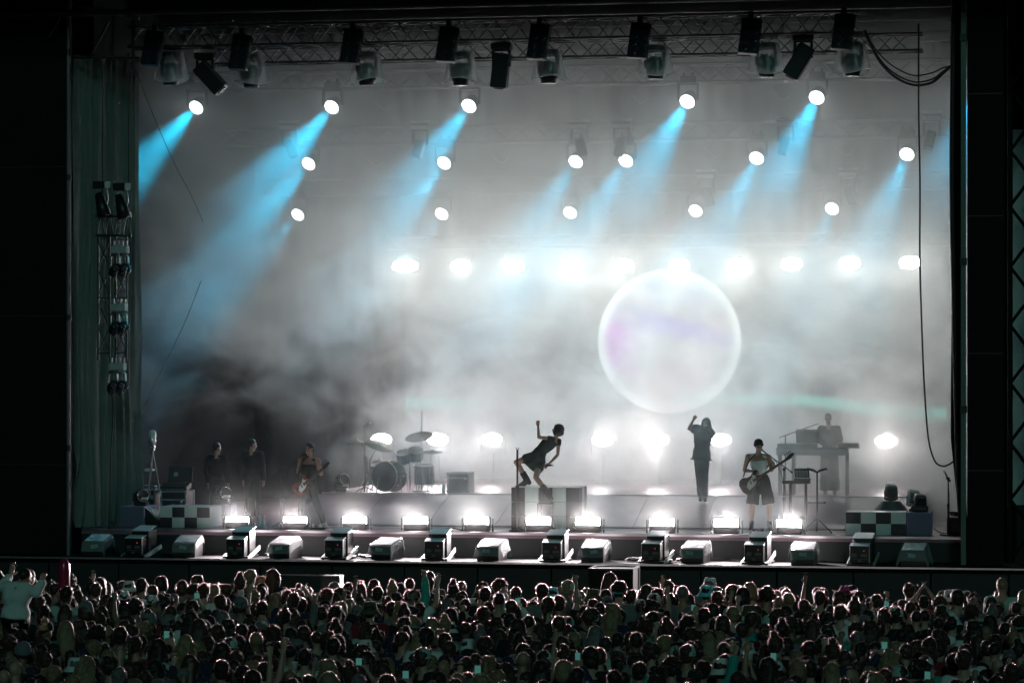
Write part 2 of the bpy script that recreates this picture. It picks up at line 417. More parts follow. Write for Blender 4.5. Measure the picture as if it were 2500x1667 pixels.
for (v, Y, lb) in ((208, 5, "truss in the smoke carrying the highest row of blue beam lamps"), (338, 8, "truss in the smoke carrying the middle row of blue beam lamps"),
                   (455, 11.5, "truss in the smoke carrying the lowest row of blue beam lamps")):
    z = A(1300, v, Y).z
    truss("lighting_truss", lb, (-8.6, Y + .3, z + .35), (9.3, Y + .3, z + .35), .4, .4, .5, M_alu2)
zD = A(1500, 590, 13.1).z
truss("lighting_truss", "truss above the led screen carrying the row of white strobe lamps", (s0.x - .4, 13.2, zD + .4), (s1.x + .2, 13.2, zD + .4), .3, .3, .4, M_alu2)

# truss tower beyond the right wall
tx = at(2478, 700, 1.5)
tw = truss("truss_tower", "dark truss tower standing beyond the black wall at the edge of the stage", (tx.x + .35, 1.5, 0), (tx.x + .35, 1.5, 13.2), .9, .9, 1.2, M_wall, .05, .035, None)
q0 = at(2440, 1170, 4); q1 = at(2560, 560, 4)
mb = MB(); mb.box(((q0.x + q1.x) / 2 + .3, 4, 6.2), (q1.x - q0.x + 1.2, .05, 8)); tag(mb.build("backlight_sheet", mat("backlight_sheet", (.8, .82, .82), .8, var=.3, vscale=.7)), "dim grey sheet added for the backlight seen through the truss tower", "cloth")  # pale sheet added to give the grey backlight behind the tower

# ---------------------------------------------------------------- cables and ropes
def smooth_path(pts, n=8):
    pts = [Vector(p) for p in pts]; out = []
    for i in range(len(pts) - 1):
        p0 = pts[max(i - 1, 0)]; p1 = pts[i]; p2 = pts[i + 1]; p3 = pts[min(i + 2, len(pts) - 1)]
        for k in range(n):
            t_ = k / n
            out.append(.5 * ((2 * p1) + (p2 - p0) * t_ + (2 * p0 - 5 * p1 + 4 * p2 - p3) * t_ ** 2 + (-p0 + 3 * p1 - 3 * p2 + p3) * t_ ** 3))
    return out + [pts[-1]]
def cable(name, label, pts, r, Y=-.4, m_=None, cat="cable", group=None):
    mb = MB(); mb.tube(smooth_path([A(u, v, Y) for u, v in pts]), r, 6)
    return tag(mb.build(name, m_ or M_cable), label, cat, group)
cable("hanging_cable", "single thin black cable hanging down in a long loop before the smoke",
      [(2110, 55), (2110, 250), (2113, 420), (2113, 600), (2119, 800), (2125, 920), (2133, 1010), (2147, 1058), (2165, 1070), (2180, 1066), (2194, 1056)], .017)
cable("cable_bundle", "thick black cable bundle running down beside the bunched curtain", [(2190, 40), (2189, 160), (2187, 420), (2192, 700), (2196, 900), (2200, 1060), (2206, 1180), (2212, 1235)], .055, -.7)
for i, (d, r, lb) in enumerate(((0, .028, "lowest and thickest black cable swagged from the truss to the pole"), (7, .018, "middle black cable swagged from the truss to the pole"), (22, .014, "highest thin black cable swagged from the truss to the pole"))):
    cable("swag_cable", lb, [(1986 + i, 70), (1998, 100 - d * .3), (2025, 148 - d * .8), (2060, 180 - d), (2100, 196 - d), (2140, 190 - d), (2165, 170 - d * .6), (2184, 152)], r, -.5 + .04 * i, group="cables swagged from the front truss")
cable("guy_rope", "pale rope slanting down from the corner of the scaffold frame", [(311, 160), (348, 255), (400, 375), (440, 450), (466, 510)], .010, .8, M_steel, "rope")
cable("guy_rope", "pale rope slanting from the smoke down to the tied curtain corner", [(462, 645), (425, 740), (372, 850), (325, 948)], .010, .8, M_steel, "rope")
cable("curtain_cord", "thin black cord hanging over the pale green side curtain", [(258, 880), (260, 960), (255, 1040), (252, 1150), (250, 1215)], .014, -.75)
ORD = ["leftmost", "second from the left", "third from the left", "fourth from the left", "fifth from the left", "sixth from the left", "seventh from the left",
       "eighth from the left", "ninth from the left", "tenth from the left", "eleventh from the left"]
def ordn(i, n): return "rightmost" if i == n - 1 else ORD[i]
def emis(name, col, s):
    m = mat(name, (.05, .05, .05), emit=col, es=s); m.cycles.emission_sampling = 'NONE'; return m
M_beam = emis("beam_lens", (.95, .96, 1.0), 9.0)
M_strobe = emis("strobe_lens", (1, .97, .98), 40.0)
M_foot = emis("footlight_lens", (.95, 1, .98), 25.0)
BLUE = (.004, .46, .78)

# ---------------------------------------------------------------- moving head wash lamps with blue beams
def wash_lamp(p, aim, label, group, energy, lit=True, size=22, sc=1.0):
    t = thing("wash_lamp", label, "stage lamp", p, 0, group); aim = Vector(aim).normalized(); q = aim.to_track_quat('Z', 'Y')
    hz = .36 * sc
    mb = MB(); mb.box((0, .02, hz + .09), (.34, .26, .16), bev=.02); mb.box((-.1, .02, hz + .20), (.05, .05, .1)); mb.box((.1, .02, hz + .2), (.05, .05, .1)); mb.build("base", M_plast, t)
    mb = MB()
    for s_ in (-1, 1): mb.box((s_ * .215, .02, hz / 2 + .02), (.045, .13, hz + .02), bev=.01)
    mb.box((0, .02, hz), (.45, .14, .05)); mb.build("yoke", M_plast, t)
    mb = MB(); mb.lathe([(.0, -.26), (.10, -.26), (.15, -.2), (.175, -.05), (.18, .035), (.165, .05), (.15, .04), (0, .04)], (0, 0, 0), aim, 24); mb.build("head", M_plast, t)
    mb = MB(); r_ = .165
    o_ = aim * .055; vs = [o_]
    N = 72
    for i in range(N):
        a = 2 * math.pi * i / N; rr = r_ * (1.0 + .045 * abs(math.sin(a * 9)) - .02)
        vs.append(o_ + q @ Vector((math.cos(a) * rr, math.sin(a) * rr, 0)))
    mb.add(vs, [(0, i + 1, (i + 1) % N + 1) for i in range(N)])
    mb.build("lens", M_beam if lit else M_glossblk, t)
    if lit: spot(t, aim * .08, aim, energy, BLUE, size, .7, .12)
    return t
AIM = (-.26, -.80, -.56)
rows = [("highest", 5.0, [(453, 245), (764, 244), (1079, 241), (1580, 231), (1877, 222), (2248, 200)], 3200),
        ("middle", 8.0, [(711, 374), (1022, 372), (1324, 369), (1439, 367), (1739, 361), (2084, 352)], 2500),
        ("lowest", 11.5, [(686, 491), (1016, 489), (1311, 486), (1599, 482), (1912, 477)], 2100)]
for nm, Y, ps, en in rows:
    for i, (u, v) in enumerate(ps):
        aim = Vector(AIM) + Vector((.10 * (u - 400) / 1800, 0, 0))
        wash_lamp(A(u, v, Y), aim, f"wash lamp throwing a blue beam, {ordn(i, len(ps))} of the {nm} row", "wash lamps throwing blue beams", en * (.45 if u > 2200 else 1.2 if u < 800 else .75))
# unlit profile lamps between them (their labels and bits of metal catch the light)
M_hazed = mat("hazed_plastic", (.20, .21, .21), .4)  # black plastic greyed, the smoke haze is put into its colour
def profile_lamp(p, label, group, tilt, yaw=0.0, L=.62, wd=.26, lab=False, name="profile_lamp"):
    M_plast = M_hazed if lab else globals()['M_plast']
    t = thing(name, label, "stage lamp", p, yaw, group)
    mb = MB(); mb.box((0, 0, 0), (.42, .26, .13), bev=.02); mb.build("base", M_plast, t)
    mb = MB(); mb.box((-.17, -.06, .12), (.12, .05, .05)); mb.box((.17, -.06, .12), (.12, .05, .05)); mb.box((0, -.06, .11), (.3, .02, .02)); mb.build("clamp", M_alu, t)
    mb = MB(); mb.box((-.17, 0, -.24), (.05, .14, .36), bev=.015); mb.box((.17, 0, -.24), (.05, .14, .36), bev=.015); mb.box((0, 0, -.08), (.36, .1, .03)); mb.build("yoke", M_plast, t)
    M = Euler((0, tilt, 0)).to_matrix()
    mb = MB(); mb.box(Vector((0, 0, -.34)) + M @ Vector((0, 0, -.16)), (wd, .28, L), M, bev=.03); mb.build("head", M_plast, t)
    mb = MB(); mb.cyl(Vector((0, 0, -.34)) + M @ Vector((0, 0, -.16 - L / 2)), Vector((0, 0, -.34)) + M @ Vector((0, 0, -.18 - L / 2)), .1, n=14); mb.build("lens", M_glossblk, t)
    if lab: 
        mb = MB(); mb.box((0, -.145, -.02), (.40, .012, .09)); mb.build("name_plate", M_label, t)
    return t
unl = [(665, 292, 6), (966, 292, 6), (1330, 290, 6), (1428, 288, 6), (1805, 283, 6), (2140, 270, 6), (1622, 404, 9), (1948, 400, 9)]
unl.sort()
for i, (u, v, Y) in enumerate(unl):
    profile_lamp(A(u, v, Y), f"unlit lamp with a pale plate in the smoke, {ordn(i, len(unl))}", "unlit lamps with pale plates", .25 if i % 2 else -.3, 0, .4, .2, True, "plated_lamp")
# small V shaped lamp glints painted as white strips
glint_pts = [(1148, 372), (1470, 235), (1640, 358), (1400, 490), (1510, 490), (1795, 228), (1940, 355), (2135, 470), (880, 250), (862, 380)]
for i, (u, v) in enumerate(sorted(glint_pts)):
    mb = MB(); mb.tube(smooth_path([A(u - 20, v - 18, 7), A(u - 6, v - 3, 7), A(u + 2, v + 2, 7), A(u + 12, v - 1, 7), A(u + 19, v - 9, 7)], 4), .012, 5)
    tag(mb.build("painted_glint", M_label), f"thin white streak painted as a glint in the smoke, {ordn(i, len(glint_pts))} of these", "painted glint", "painted glints in the smoke")

# ---------------------------------------------------------------- white strobe lamps: over the screen and on the rear deck
def strobe(name, p, w_, h_, label, group, mlens, energy, col, aim, size, stand=0.0, hang=False):
    t = thing(name, label, "strobe lamp", p, 0, group)
    mb = MB(); mb.box((0, .11, -.02), (w_ + .03, .16, h_ + .06), bev=.03); mb.build("housing", M_plast, t)
    mb = MB()
    if name == "footlight": mb.box((0, .0, 0), (w_, .05, h_), bev=h_ * .49)
    else: mb.ell((0, .0, 0), (w_ * .56, .05, h_ * .62), 24, 12)
    mb.build("lens", mlens, t)
    mb = MB()
    for s_ in (-1, 1): mb.box((s_ * (w_ / 2 + .07), .1, (.12 if hang else -.12)), (.02, .05, h_ * .5 + .26))
    mb.box((0, .1, (h_ / 2 + .22 if hang else -h_ / 2 - .22)), (w_ + .16, .05, .02)); mb.build("yoke", M_dark, t)
    if stand:
        mb = MB(); mb.cyl((0, .1, -h_ / 2 - .22), (0, .1, -stand + .02), .03); mb.build("pole", M_dark, t)
        mb = MB(); mb.cyl((0, .1, -stand), (0, .1, -stand + .025), .22, n=20); mb.build("foot", M_dark, t)
    spot(t, (0, -.06, 0), aim, energy, col, size, 1.0, .12)
    return t
D = [(931, 611), (1058, 611), (1181, 612), (1310, 611), (1433, 610), (1560, 609), (1691, 608), (1818, 607), (1952, 605), (2090, 603)]
for i, (u, v) in enumerate(D):
    strobe("strobe_lamp", A(u, v, 13.0), .46 if i else .6, .26, f"glaring white strobe lamp above the led screen, {ordn(i, len(D))} of its row", "strobe lamps above the screen", M_strobe, 430, (1, .985, .96), (.12, -1, -.28), 130, 0, True)
E = [(876, 1009), (1005, 1009), (1130, 1009), (1384, 1010), (1512, 1010), (1655, 1010), (2035, 1013)]
for i, (u, v) in enumerate(E):
    p = A(u, v, 10.5)
    strobe("strobe_lamp", p, .46, .24, f"glaring strobe lamp standing on the rear deck, {ordn(i, len(E))}", "strobe lamps on the rear deck", M_strobe, 260, (1, .86, .89), (.12, -1, .12), 150, p.z - DECK_Z)
F = [(545, 1196), (678, 1196), (815, 1196), (955, 1196), (1095, 1197), (1237, 1197), (1350, 1198), (1520, 1200), (1668, 1201), (1812, 1203)]
for i, (u, v) in enumerate(F):
    p = A(u, v, .0)
    t = strobe("footlight", p, .50, .18, f"bright white footlight on the stage edge, {ordn(i, len(F))} of ten", "footlights along the stage edge", M_foot, 3500, (1, .87, .89), (.12, -1, .10), 118)
    h = p.z - STAGE_Z
    mb = MB(); mb.box((0, .1, -h + .075), (.5, .3, .15), bev=.02); mb.build("base_box", M_plast, t)

# ---------------------------------------------------------------- front truss: dark lens panels and moving heads under rain covers
M_film = mat("clear_film", (.8, .85, .84), .2)
_n = M_film.node_tree.nodes; _l = M_film.node_tree.links
_t = _n.new("ShaderNodeBsdfTransparent"); _u = _n.new("ShaderNodeBsdfTranslucent"); _u.inputs[0].default_value = (.9, .95, .94, 1)
_a = _n.new("ShaderNodeMixShader"); _a.inputs[0].default_value = .3; _b = _n.new("ShaderNodeMixShader"); _b.inputs[0].default_value = .42
_l.new(_u.outputs[0], _a.inputs[1]); _l.new(_n["Principled BSDF"].outputs[0], _a.inputs[2]); _l.new(_t.outputs[0], _b.inputs[1]); _l.new(_a.outputs[0], _b.inputs[2]); _l.new(_b.outputs[0], _n["Material Output"].inputs[0])
pan = [(352, 112), (553, 122), (808, 108), (1028, 104), (1237, 98), (1468, 95), (1723, 85), (1937, 75)]
for i, (u, v) in enumerate(pan):
    t = thing("lens_panel", f"dark eight lens lamp panel hung on the front truss, {ordn(i, 8)} of these", "lamp panel", A(u, v, -.65), R(-4), "dark lens panels on the front truss")
    M = Euler((R(-14), R(5), 0)).to_matrix()
    mb = MB(); mb.box((0, 0, 0), (.40, .16, .74), M, bev=.02); mb.build("housing", M_plast, t)
    mb = MB()
    for cx in (-.095, .095):
        for k in range(4): mb.lathe([(.09, 0), (.085, -.012), (.06, -.02), (.0, -.012)], M @ Vector((cx, -.082, -.27 + .18 * k)), M @ Vector((0, 1, 0)), 14)
    mb.build("lens_cluster", mat("dark_glass", (.03, .03, .045), .12), t)
    mb = MB(); mb.box((0, .1, .42), (.1, .1, .2)); mb.build("clamp", M_dark, t)
dom = [(393, 158), (577, 163), (843, 158), (1059, 158), (1260, 153), (1505, 143), (1760, 138), (1957, 136)]
for i, (u, v) in enumerate(dom):
    t = thing("covered_lamp", f"moving head lamp under a clear plastic rain cover, {ordn(i, 8)} of these", "stage lamp", A(u, v, .0), R(random.uniform(-8, 8)), "lamps under clear rain covers")
    mb = MB(); mb.box((0, 0, .27), (.36, .28, .14), bev=.02); mb.build("base", M_plast, t)
    mb = MB()
    for s_ in (-1, 1): mb.box((s_ * .19, 0, .04), (.06, .16, .4), bev=.02)
    mb.box((0, 0, .2), (.40, .14, .04))
    mb.build("yoke", M_plast, t)
    mb = MB(); mb.lathe([(0, .14), (.10, .13), (.155, .05), (.165, -.1), (.2, -.12), (.2, -.2), (.17, -.24), (.155, -.33), (.14, -.335), (0, -.32)], (0, 0, -.02), (0, 0, 1), 22); mb.build("head", M_plast, t)
    mb = MB()
    for a_ in range(12):
        if a_ % 2 == 0: mb.box((math.cos(a_ * .524) * .17, math.sin(a_ * .524) * .17, -.06), (.05, .05, .08), (0, 0, a_ * .524))
    mb.build("vent_ring", M_label, t)
    sd = random.random() * 9
    def cov(a, b):
        an = a * 2 * math.pi; r_ = (.26 + .12 * b) * (1 + .05 * noise.noise(Vector((math.cos(an) * 2, math.sin(an) * 2, b * 2 + sd))))
        z = .34 - .60 * b + (b * .05 * math.sin(an * 2 + sd))
        return Vector((math.cos(an) * r_, math.sin(an) * r_ * .8, z))
    mb = MB(); mb.grid(cov, 28, 10); cv = mb.build("rain_cover", M_film, t)
    mb = MB(); mb.tube([cov(k / 28, 1.0) for k in range(29)], .008, 4); mb.build("hem", mat("film_hem", (.8, .85, .84), .3), cv)
for i, (u, v, tl, lb) in enumerate(((472, 130, -.75, "dark long headed lamp tilted to the right, between the first two rain covers"), (1152, 108, .12, "dark long headed lamp hanging almost straight from the front truss"),
                                (1845, 88, .55, "dark long headed lamp tilted to the left, near the right end of the front truss"))):
    profile_lamp(A(u, v, -.1), lb, "long headed lamps on the front truss", tl, 0, .72, .34)

# ---------------------------------------------------------------- hanging lamp ladder before the side curtain
LY = -1.0
lp = at(276, 726, LY)
lad = thing("lamp_ladder", "hanging vertical truss ladder of thin tubes before the side curtain", "truss", lp)
g = lambda u, v, dy=0: at(u, v, LY + dy) - lp
for (u, dy) in ((240, .35), (268, 0), (283, .35), (310, 0)):
    mb = MB(); mb.cyl(g(u, 574, dy), g(u, 880, dy), .022, n=8); mb.build("upright", M_truss, lad)
mb = MB()
for k, v in enumerate((590, 660, 728, 740, 800, 862)):
    v2 = (650, 720, 728, 798, 858, 862)[k]
    for (ua, ub, dy) in ((240, 268, .2), (283, 310, .2)):
        mb.cyl(g(ua, v, .35), g(ub, v2, 0), .012, n=5)
        mb.cyl(g(ub, v, 0), g(ua, v2, .35), .012, n=5)
mb.build("lacing", M_truss, lad)
tb = MB()
for v in (527, 574):
    for dy in (0, .35): tb.cyl(g(233, v, dy), g(321, v + 2, dy), .024, n=8)
tb.build("top_chord", M_truss, lad)
tb = MB()
for k in range(8):
    ua, ub = 236 + k * 10.5, 236 + (k + 1) * 10.5
    tb.cyl(g(ua, 527 if k % 2 else 574), g(ub, 574 if k % 2 else 527), .011, n=5)
tb.build("top_lacing", M_truss, lad)
mb = MB(); mb.cyl(g(313, 130), g(314, 527), .012); mb.cyl(g(250, 150), g(250, 527), .012); mb.build("hanging_chain", M_dark, lad)
def ladder_lamp(u, v, label, sc=1.0, up=False):
    t = thing("ladder_lamp", label, "stage lamp", at(u, v, LY - .15), R(-20), "small lamps on the hanging ladder")
    mb = MB(); mb.box((0, 0, .02), (.17 * sc, .12, .15 * sc), bev=.01); mb.build("base", mat("pale_grey", (.55, .57, .57), .4), t)
    mb = MB(); mb.cyl((-.06, 0, .11), (-.06, 0, .20), .03); mb.cyl((.05, 0, .11), (.05, 0, .20), .03); mb.build("clamp", M_alu, t)
    mb = MB(); mb.tube([(-.13, 0, -.32), (-.13, 0, -.14), (-.07, 0, -.09), (.05, 0, -.09), (.10, 0, -.14), (.10, 0, -.28)], .022, 6); mb.build("yoke", M_alu, t)
    M = Euler((.2, .5, 0)).to_matrix()
    mb = MB(); mb.lathe([(0, .13), (.09, .12), (.12, .02), (.12, -.12), (.1, -.15), (0, -.14)], (-.02, 0, -.42), M @ Vector((-.6, .3, -1)), 16); mb.build("head", M_plast, t)
    mb = MB()
    for k in range(4): mb.box(Vector((.02, -.06, -.42)) + M @ Vector((.07, -.06, .12 - .075 * k)), (.10, .03, .05), M)
    mb.build("cooling_fin", M_alu, t)
    return t
lv = [(283, 612, "upper"), (304, 612, "upper"), (282, 753, "middle"), (300, 753, "middle"), (277, 897, "lowest"), (297, 897, "lowest")]
for i, (u, v, nm) in enumerate(lv):
    ladder_lamp(u, v, f"small silver lamp of the {nm} pair on the hanging ladder, {'left' if i % 2 == 0 else 'right'} one")
for i, (u, v) in enumerate(((252, 452), (301, 456))):
    t = thing("ladder_lamp", f"dark lamp standing above the hanging ladder, {('left', 'right')[i]} one of two", "stage lamp", at(u, v, LY - .1), 0, "dark lamps above the hanging ladder")
    mb = MB(); mb.box((-.05, 0, 0), (.30, .2, .16), bev=.02); mb.build("base", M_plast, t)
    mb = MB(); mb.box((.13, -.11, 0), (.12, .02, .13)); mb.build("side_plate", M_label, t)
    mb = MB(); mb.lathe([(0, .2), (.07, .2), (.13, -.1), (.15, -.3), (0, -.3)], (-.05, 0, -.36), (-.3, 0, 1), 16); mb.build("head", M_plast, t)
    mb = MB(); mb.tube([(.08, 0, -.1), (.10, 0, -.3), (.02, 0, -.6)], .02, 6); mb.build("yoke_arm", M_alu, t)

# ---------------------------------------------------------------- apron shelf: plastic wrapped monitors and effect machines in turn
M_wrap = mat("wet_plastic", (.8, .84, .84), .12, alpha=.22)
M_sheet = mat("printed_sheet", (.72, .72, .74), .35, var=.35, vscale=22)
wed = [225, 432, 655, 888, 1130, 1368, 1598, 1847, 2100]
box_ = [325, 555, 780, 1007, 1277, 1507, 1742, 1982]
def on_shelf(u, Y): p = A(u, 1280, Y); return (p.x, Y, SHELF_Z)
for i, u in enumerate(wed):
    t = thing("wedge_monitor", f"floor monitor wrapped in clear plastic on the apron, {ordn(i, 9)}", "floor monitor", on_shelf(u, -1.25), R(-7 + random.uniform(-9, 9)), "plastic wrapped monitors on the apron")
    w2 = .23
    mb = MB(); pr = [(-.26, 0), (.28, 0), (.28, .36), (.22, .415), (-.24, .29), (-.26, .26)]
    Mx = Matrix(((0, 0, 1), (1, 0, 0), (0, 1, 0))).to_4x4()
    mb.prism(pr, Mx, 2 * w2); mb.build("cabinet", M_plast, t)
    mb = MB(); sd = random.random() * 20; dl = random.uniform(.0, .10); dr = random.uniform(.0, .12)
    top = [(-.30, .10), (-.285, .22), (-.25, .300), (-.02, .375), (.22, .430), (.29, .37), (.305, .18)]
    def wr(a, b):
        k = min(int(b * 6), 5); tt = b * 6 - k; y = top[k][0] * (1 - tt) + top[k + 1][0] * tt; z = top[k][1] * (1 - tt) + top[k + 1][1] * tt
        ex = .16 + 2 * (dl if a < .5 else dr); x = (a - .5) * (2 * w2 + ex); f_ = max(0, abs(x) - w2 - .01)
        nn = noise.noise(Vector((x * 7, y * 7, sd)))
        fl = .45 if (dl if a < .5 else dr) > .06 else .1
        return Vector((math.copysign(w2 + .015 + f_ * fl + .025 * abs(nn), x) if f_ > 0 else x, y + (.03 * nn if b < .2 else 0), z - f_ * 1.5 + .012 * nn))
    mb.grid(wr, 22, 16); cv = mb.build("plastic_wrap", M_wrap, t)
    mb = MB(); mb.grid(lambda a, b: Vector(((a - .5) * .43, -.225 + .42 * b, .312 + .118 * b + .005 * noise.noise(Vector((a * 4, b * 4, sd))))), 6, 6); mb.build("printed_top", M_sheet, t)
    mb = MB(); mb.box((random.uniform(-.06, .04), -.275, .205), (.15, .012, .075), (R(-8), random.uniform(-.2, .2), .1)); mb.build("front_tag", mat("tag_pale", (.30, .36, .35), .5), t)
for i, u in enumerate(box_):
    t = thing("effect_machine", f"black effect machine in a railed tray on the apron, {ordn(i, 8)}", "effect machine", on_shelf(u, -1.25), R(-5 + random.uniform(-5, 4)), "effect machines on the apron")
    rb = .0 if i else .05
    mb = MB(); mb.box((0, -.02, .025), (.52, .72, .03)); mb.build("tray", M_dark, t)
    for s_ in (-1, 1):
        M = Euler((R(14), 0, 0)).to_matrix()
        mb = MB(); mb.box((s_ * .265, .0, .09), (.02, .78, .09), M); mb.build("rail", mat("pale_rail", (.5, .52, .5), .45), t)
    mb = MB(); mb.box((-.03, -.20, .22), (.38, .22, .34), bev=.01); mb.build("front_unit", M_plast, t)
    mb = MB(); mb.box((-.03, -.2, .408), (.39, .23, .012), (R(13), 0, 0)); mb.build("front_lid", M_sheet if i in (2, 7) else M_label, t)
    mb = MB(); mb.box((.0, .14, .29), (.38, .38, .48), bev=.01); mb.build("rear_unit", M_plast, t)
    mb = MB(); mb.box((.0, .14, .565), (.39, .40, .012), (R(13), 0, 0)); mb.build("rear_lid", M_sheet if i in (2, 7) else M_label, t)
    mb = MB(); mb.box((-.13, -.315, .2), (.1, .01, .07)); mb.box((.06, -.315, .2), (.12, .01, .06)); mb.box((-.03, -.315, .13), (.3, .01, .012)); mb.box((-.03, -.315, .09), (.07, .01, .04)); mb.build("control_panel", mat("panel_grey", (.12, .13, .13), .4), t)
    mb = MB(); mb.box((.168, -.315, .22), (.02, .012, .33)); mb.build("corner_strip", mat("strip_grey", (.4, .42, .41), .4, metal=.6), t)
    mb = MB(); mb.cyl((.06, -.312, .29), (.06, -.322, .29), .014, n=8); mb.build("status_light", emis("red_led", (1, .08, .1), .8 if 0 < i < 6 else .3), t)
# small cable heaps between them
for i, (u, v) in enumerate(((625, 1275), (845, 1273), (1460, 1272), (1575, 1275), (2040, 1290))):
    p = A(u, v, -1.35); mb = MB(); rn = random.Random(i); pts = []
    for k in range(26): pts.append((p.x + rn.uniform(-.22, .22), p.y + rn.uniform(-.12, .12), SHELF_Z + .02 + rn.uniform(0, .07)))
    mb.tube(smooth_path(pts, 4), .012, 5); tag(mb.build("cable_heap", M_cable), f"small heap of black cable on the apron shelf, {ordn(i, 5)} of five", "cable", "cable heaps on the apron")

# cables running along the apron shelf and paper lists taped to the stage floor
for i, (u0, u1) in enumerate(((240, 640), (560, 1090), (1000, 1560), (1480, 2060))):
    a, b = at(u0, 1280, -.55), at(u1, 1280, -.62); rn = random.Random(40 + i); pts = []
    for k in range(15): pts.append((a.x + (b.x - a.x) * k / 14, -.58 + rn.uniform(-.14, .12), SHELF_Z + .014))
    mb = MB(); mb.tube(smooth_path(pts, 5), .013, 5); tag(mb.build("apron_cable", M_cable), f"long black cable lying along the back of the apron, {ordn(i, 4)}", "cable", "cables along the apron")
for i, (u, v) in enumerate(((905, 1283), (1165, 1286), (1490, 1288), (1800, 1292))):
    p = atz(u, v, STAGE_Z + .005); mb = MB(); mb.box((p.x, p.y, STAGE_Z + .006), (.22, .30, .004), (0, 0, .2 * i - .3)); tag(mb.build("paper_list", M_label), f"white paper list taped to the stage floor, {ordn(i, 4)}", "paper", "paper lists on the stage floor")
# ================================================================ people: each body is one fused surface, clothes and hair are children
M_skin = mat("skin", (.42, .25, .19), .5, spec=.4)
M_skin2 = mat("skin_deep", (.20, .11, .08), .5, spec=.4)
M_eye = mat("eye_dark", (.02, .015, .015), .2)
M_lip = mat("lip", (.30, .11, .10), .45)
def fuse(mb, name, voxel, mats, smooth=2, disp=None):
    me = mb.mesh("tmp", []); o = bpy.data.objects.new("tmp", me); C.objects.link(o)
    r = o.modifiers.new("r", 'REMESH'); r.mode = 'VOXEL'; r.voxel_size = voxel; r.use_smooth_shade = True
    if smooth: s_ = o.modifiers.new("s", 'SMOOTH'); s_.factor = .5; s_.iterations = smooth
    dg = bpy.context.evaluated_depsgraph_get(); m2 = bpy.data.meshes.new_from_object(o.evaluated_get(dg)); m2.name = name
    bpy.data.objects.remove(o); bpy.data.meshes.remove(me)
    m2.materials.clear()
    for x in mats: m2.materials.append(x)
    if disp:
        nrm = [v_.normal.copy() for v_ in m2.vertices]
        for v_, nn in zip(m2.vertices, nrm): v_.co += nn * disp(v_.co)
    m2.polygons.foreach_set("use_smooth", [True] * len(m2.polygons)); m2.update()
    return m2
def limb(mb, pts, rs, n=10, end=True):
    """tapered limb: a lofted tube with balls at the joints"""
    pts = [Vector(p) for p in pts]
    for i in range(len(pts) - 1): mb.cyl(pts[i], pts[i + 1], rs[i], rs[i + 1], n)
    for i, (p, r_) in enumerate(zip(pts, rs)):
        if end or i < len(pts) - 1: mb.ell(p, r_ * .99, 10, 8)
    return mb
def muscled(a, b, r0, rm, r1, t=.35):
    a, b = Vector(a), Vector(b); return [a, a.lerp(b, t), b], [r0, rm, r1]
def loft(mb, rings, n=16):
    vs = []
    for c, ax, ay in rings:
        for i in range(n):
            t = 2 * math.pi * i / n
            ct, st = math.cos(t), math.sin(t)
            e = .8; ct = math.copysign(abs(ct) ** e, ct); st = math.copysign(abs(st) ** e, st)
            vs.append(c + ax * ct + ay * st)
    m = len(rings); fs = [(j * n + i, j * n + (i + 1) % n, (j + 1) * n + (i + 1) % n, (j + 1) * n + i) for j in range(m - 1) for i in range(n)]
    fs += [list(range(n))[::-1], list(range((m - 1) * n, m * n))]
    mb.add(vs, fs, True)
def torso_rings(j, prof, inf=0.0):
    P = (j['hipL'] + j['hipR']) / 2; Q = (j['shL'] + j['shR']) / 2
    sh = (j['hipR'] - j['hipL']).normalized(); ss = (j['shR'] - j['shL']).normalized(); ax = (Q - P)
    bend = j.get('bend', Vector((0, 0, 0)))
    rings = []
    for t, wd, dp in prof:
        tt = min(max(t, 0), 1); s_ = sh.lerp(ss, tt).normalized(); up = ax.normalized(); f = up.cross(s_).normalized(); s_ = f.cross(up).normalized()
        c = P + ax * t + bend * math.sin(math.pi * tt)
        rings.append((c, s_ * (wd + inf), f * (dp + inf)))
    return rings
TORSO = [(-.20, .10, .085), (-.06, .165, .115), (.10, .165, .115), (.36, .135, .10), (.62, .16, .115), (.82, .172, .11), (.95, .15, .085), (1.04, .07, .06)]
TORSO_F = [(-.20, .10, .085), (-.06, .165, .115), (.10, .16, .115), (.40, .115, .09), (.66, .14, .115), (.82, .145, .10), (.95, .12, .075), (1.04, .06, .05)]
FIN = {'open': (.12, .08, .08, .14), 'fist': (1.45, 1.5, 1.5, 1.5), 'point': (.05, 1.5, 1.5, 1.5), 'peace': (.05, .05, 1.5, 1.5), 'horns': (.05, 1.5, 1.5, .05), 'grip': (.85, .9, .95, 1.0), 'relax': (.35, .4, .45, .5)}
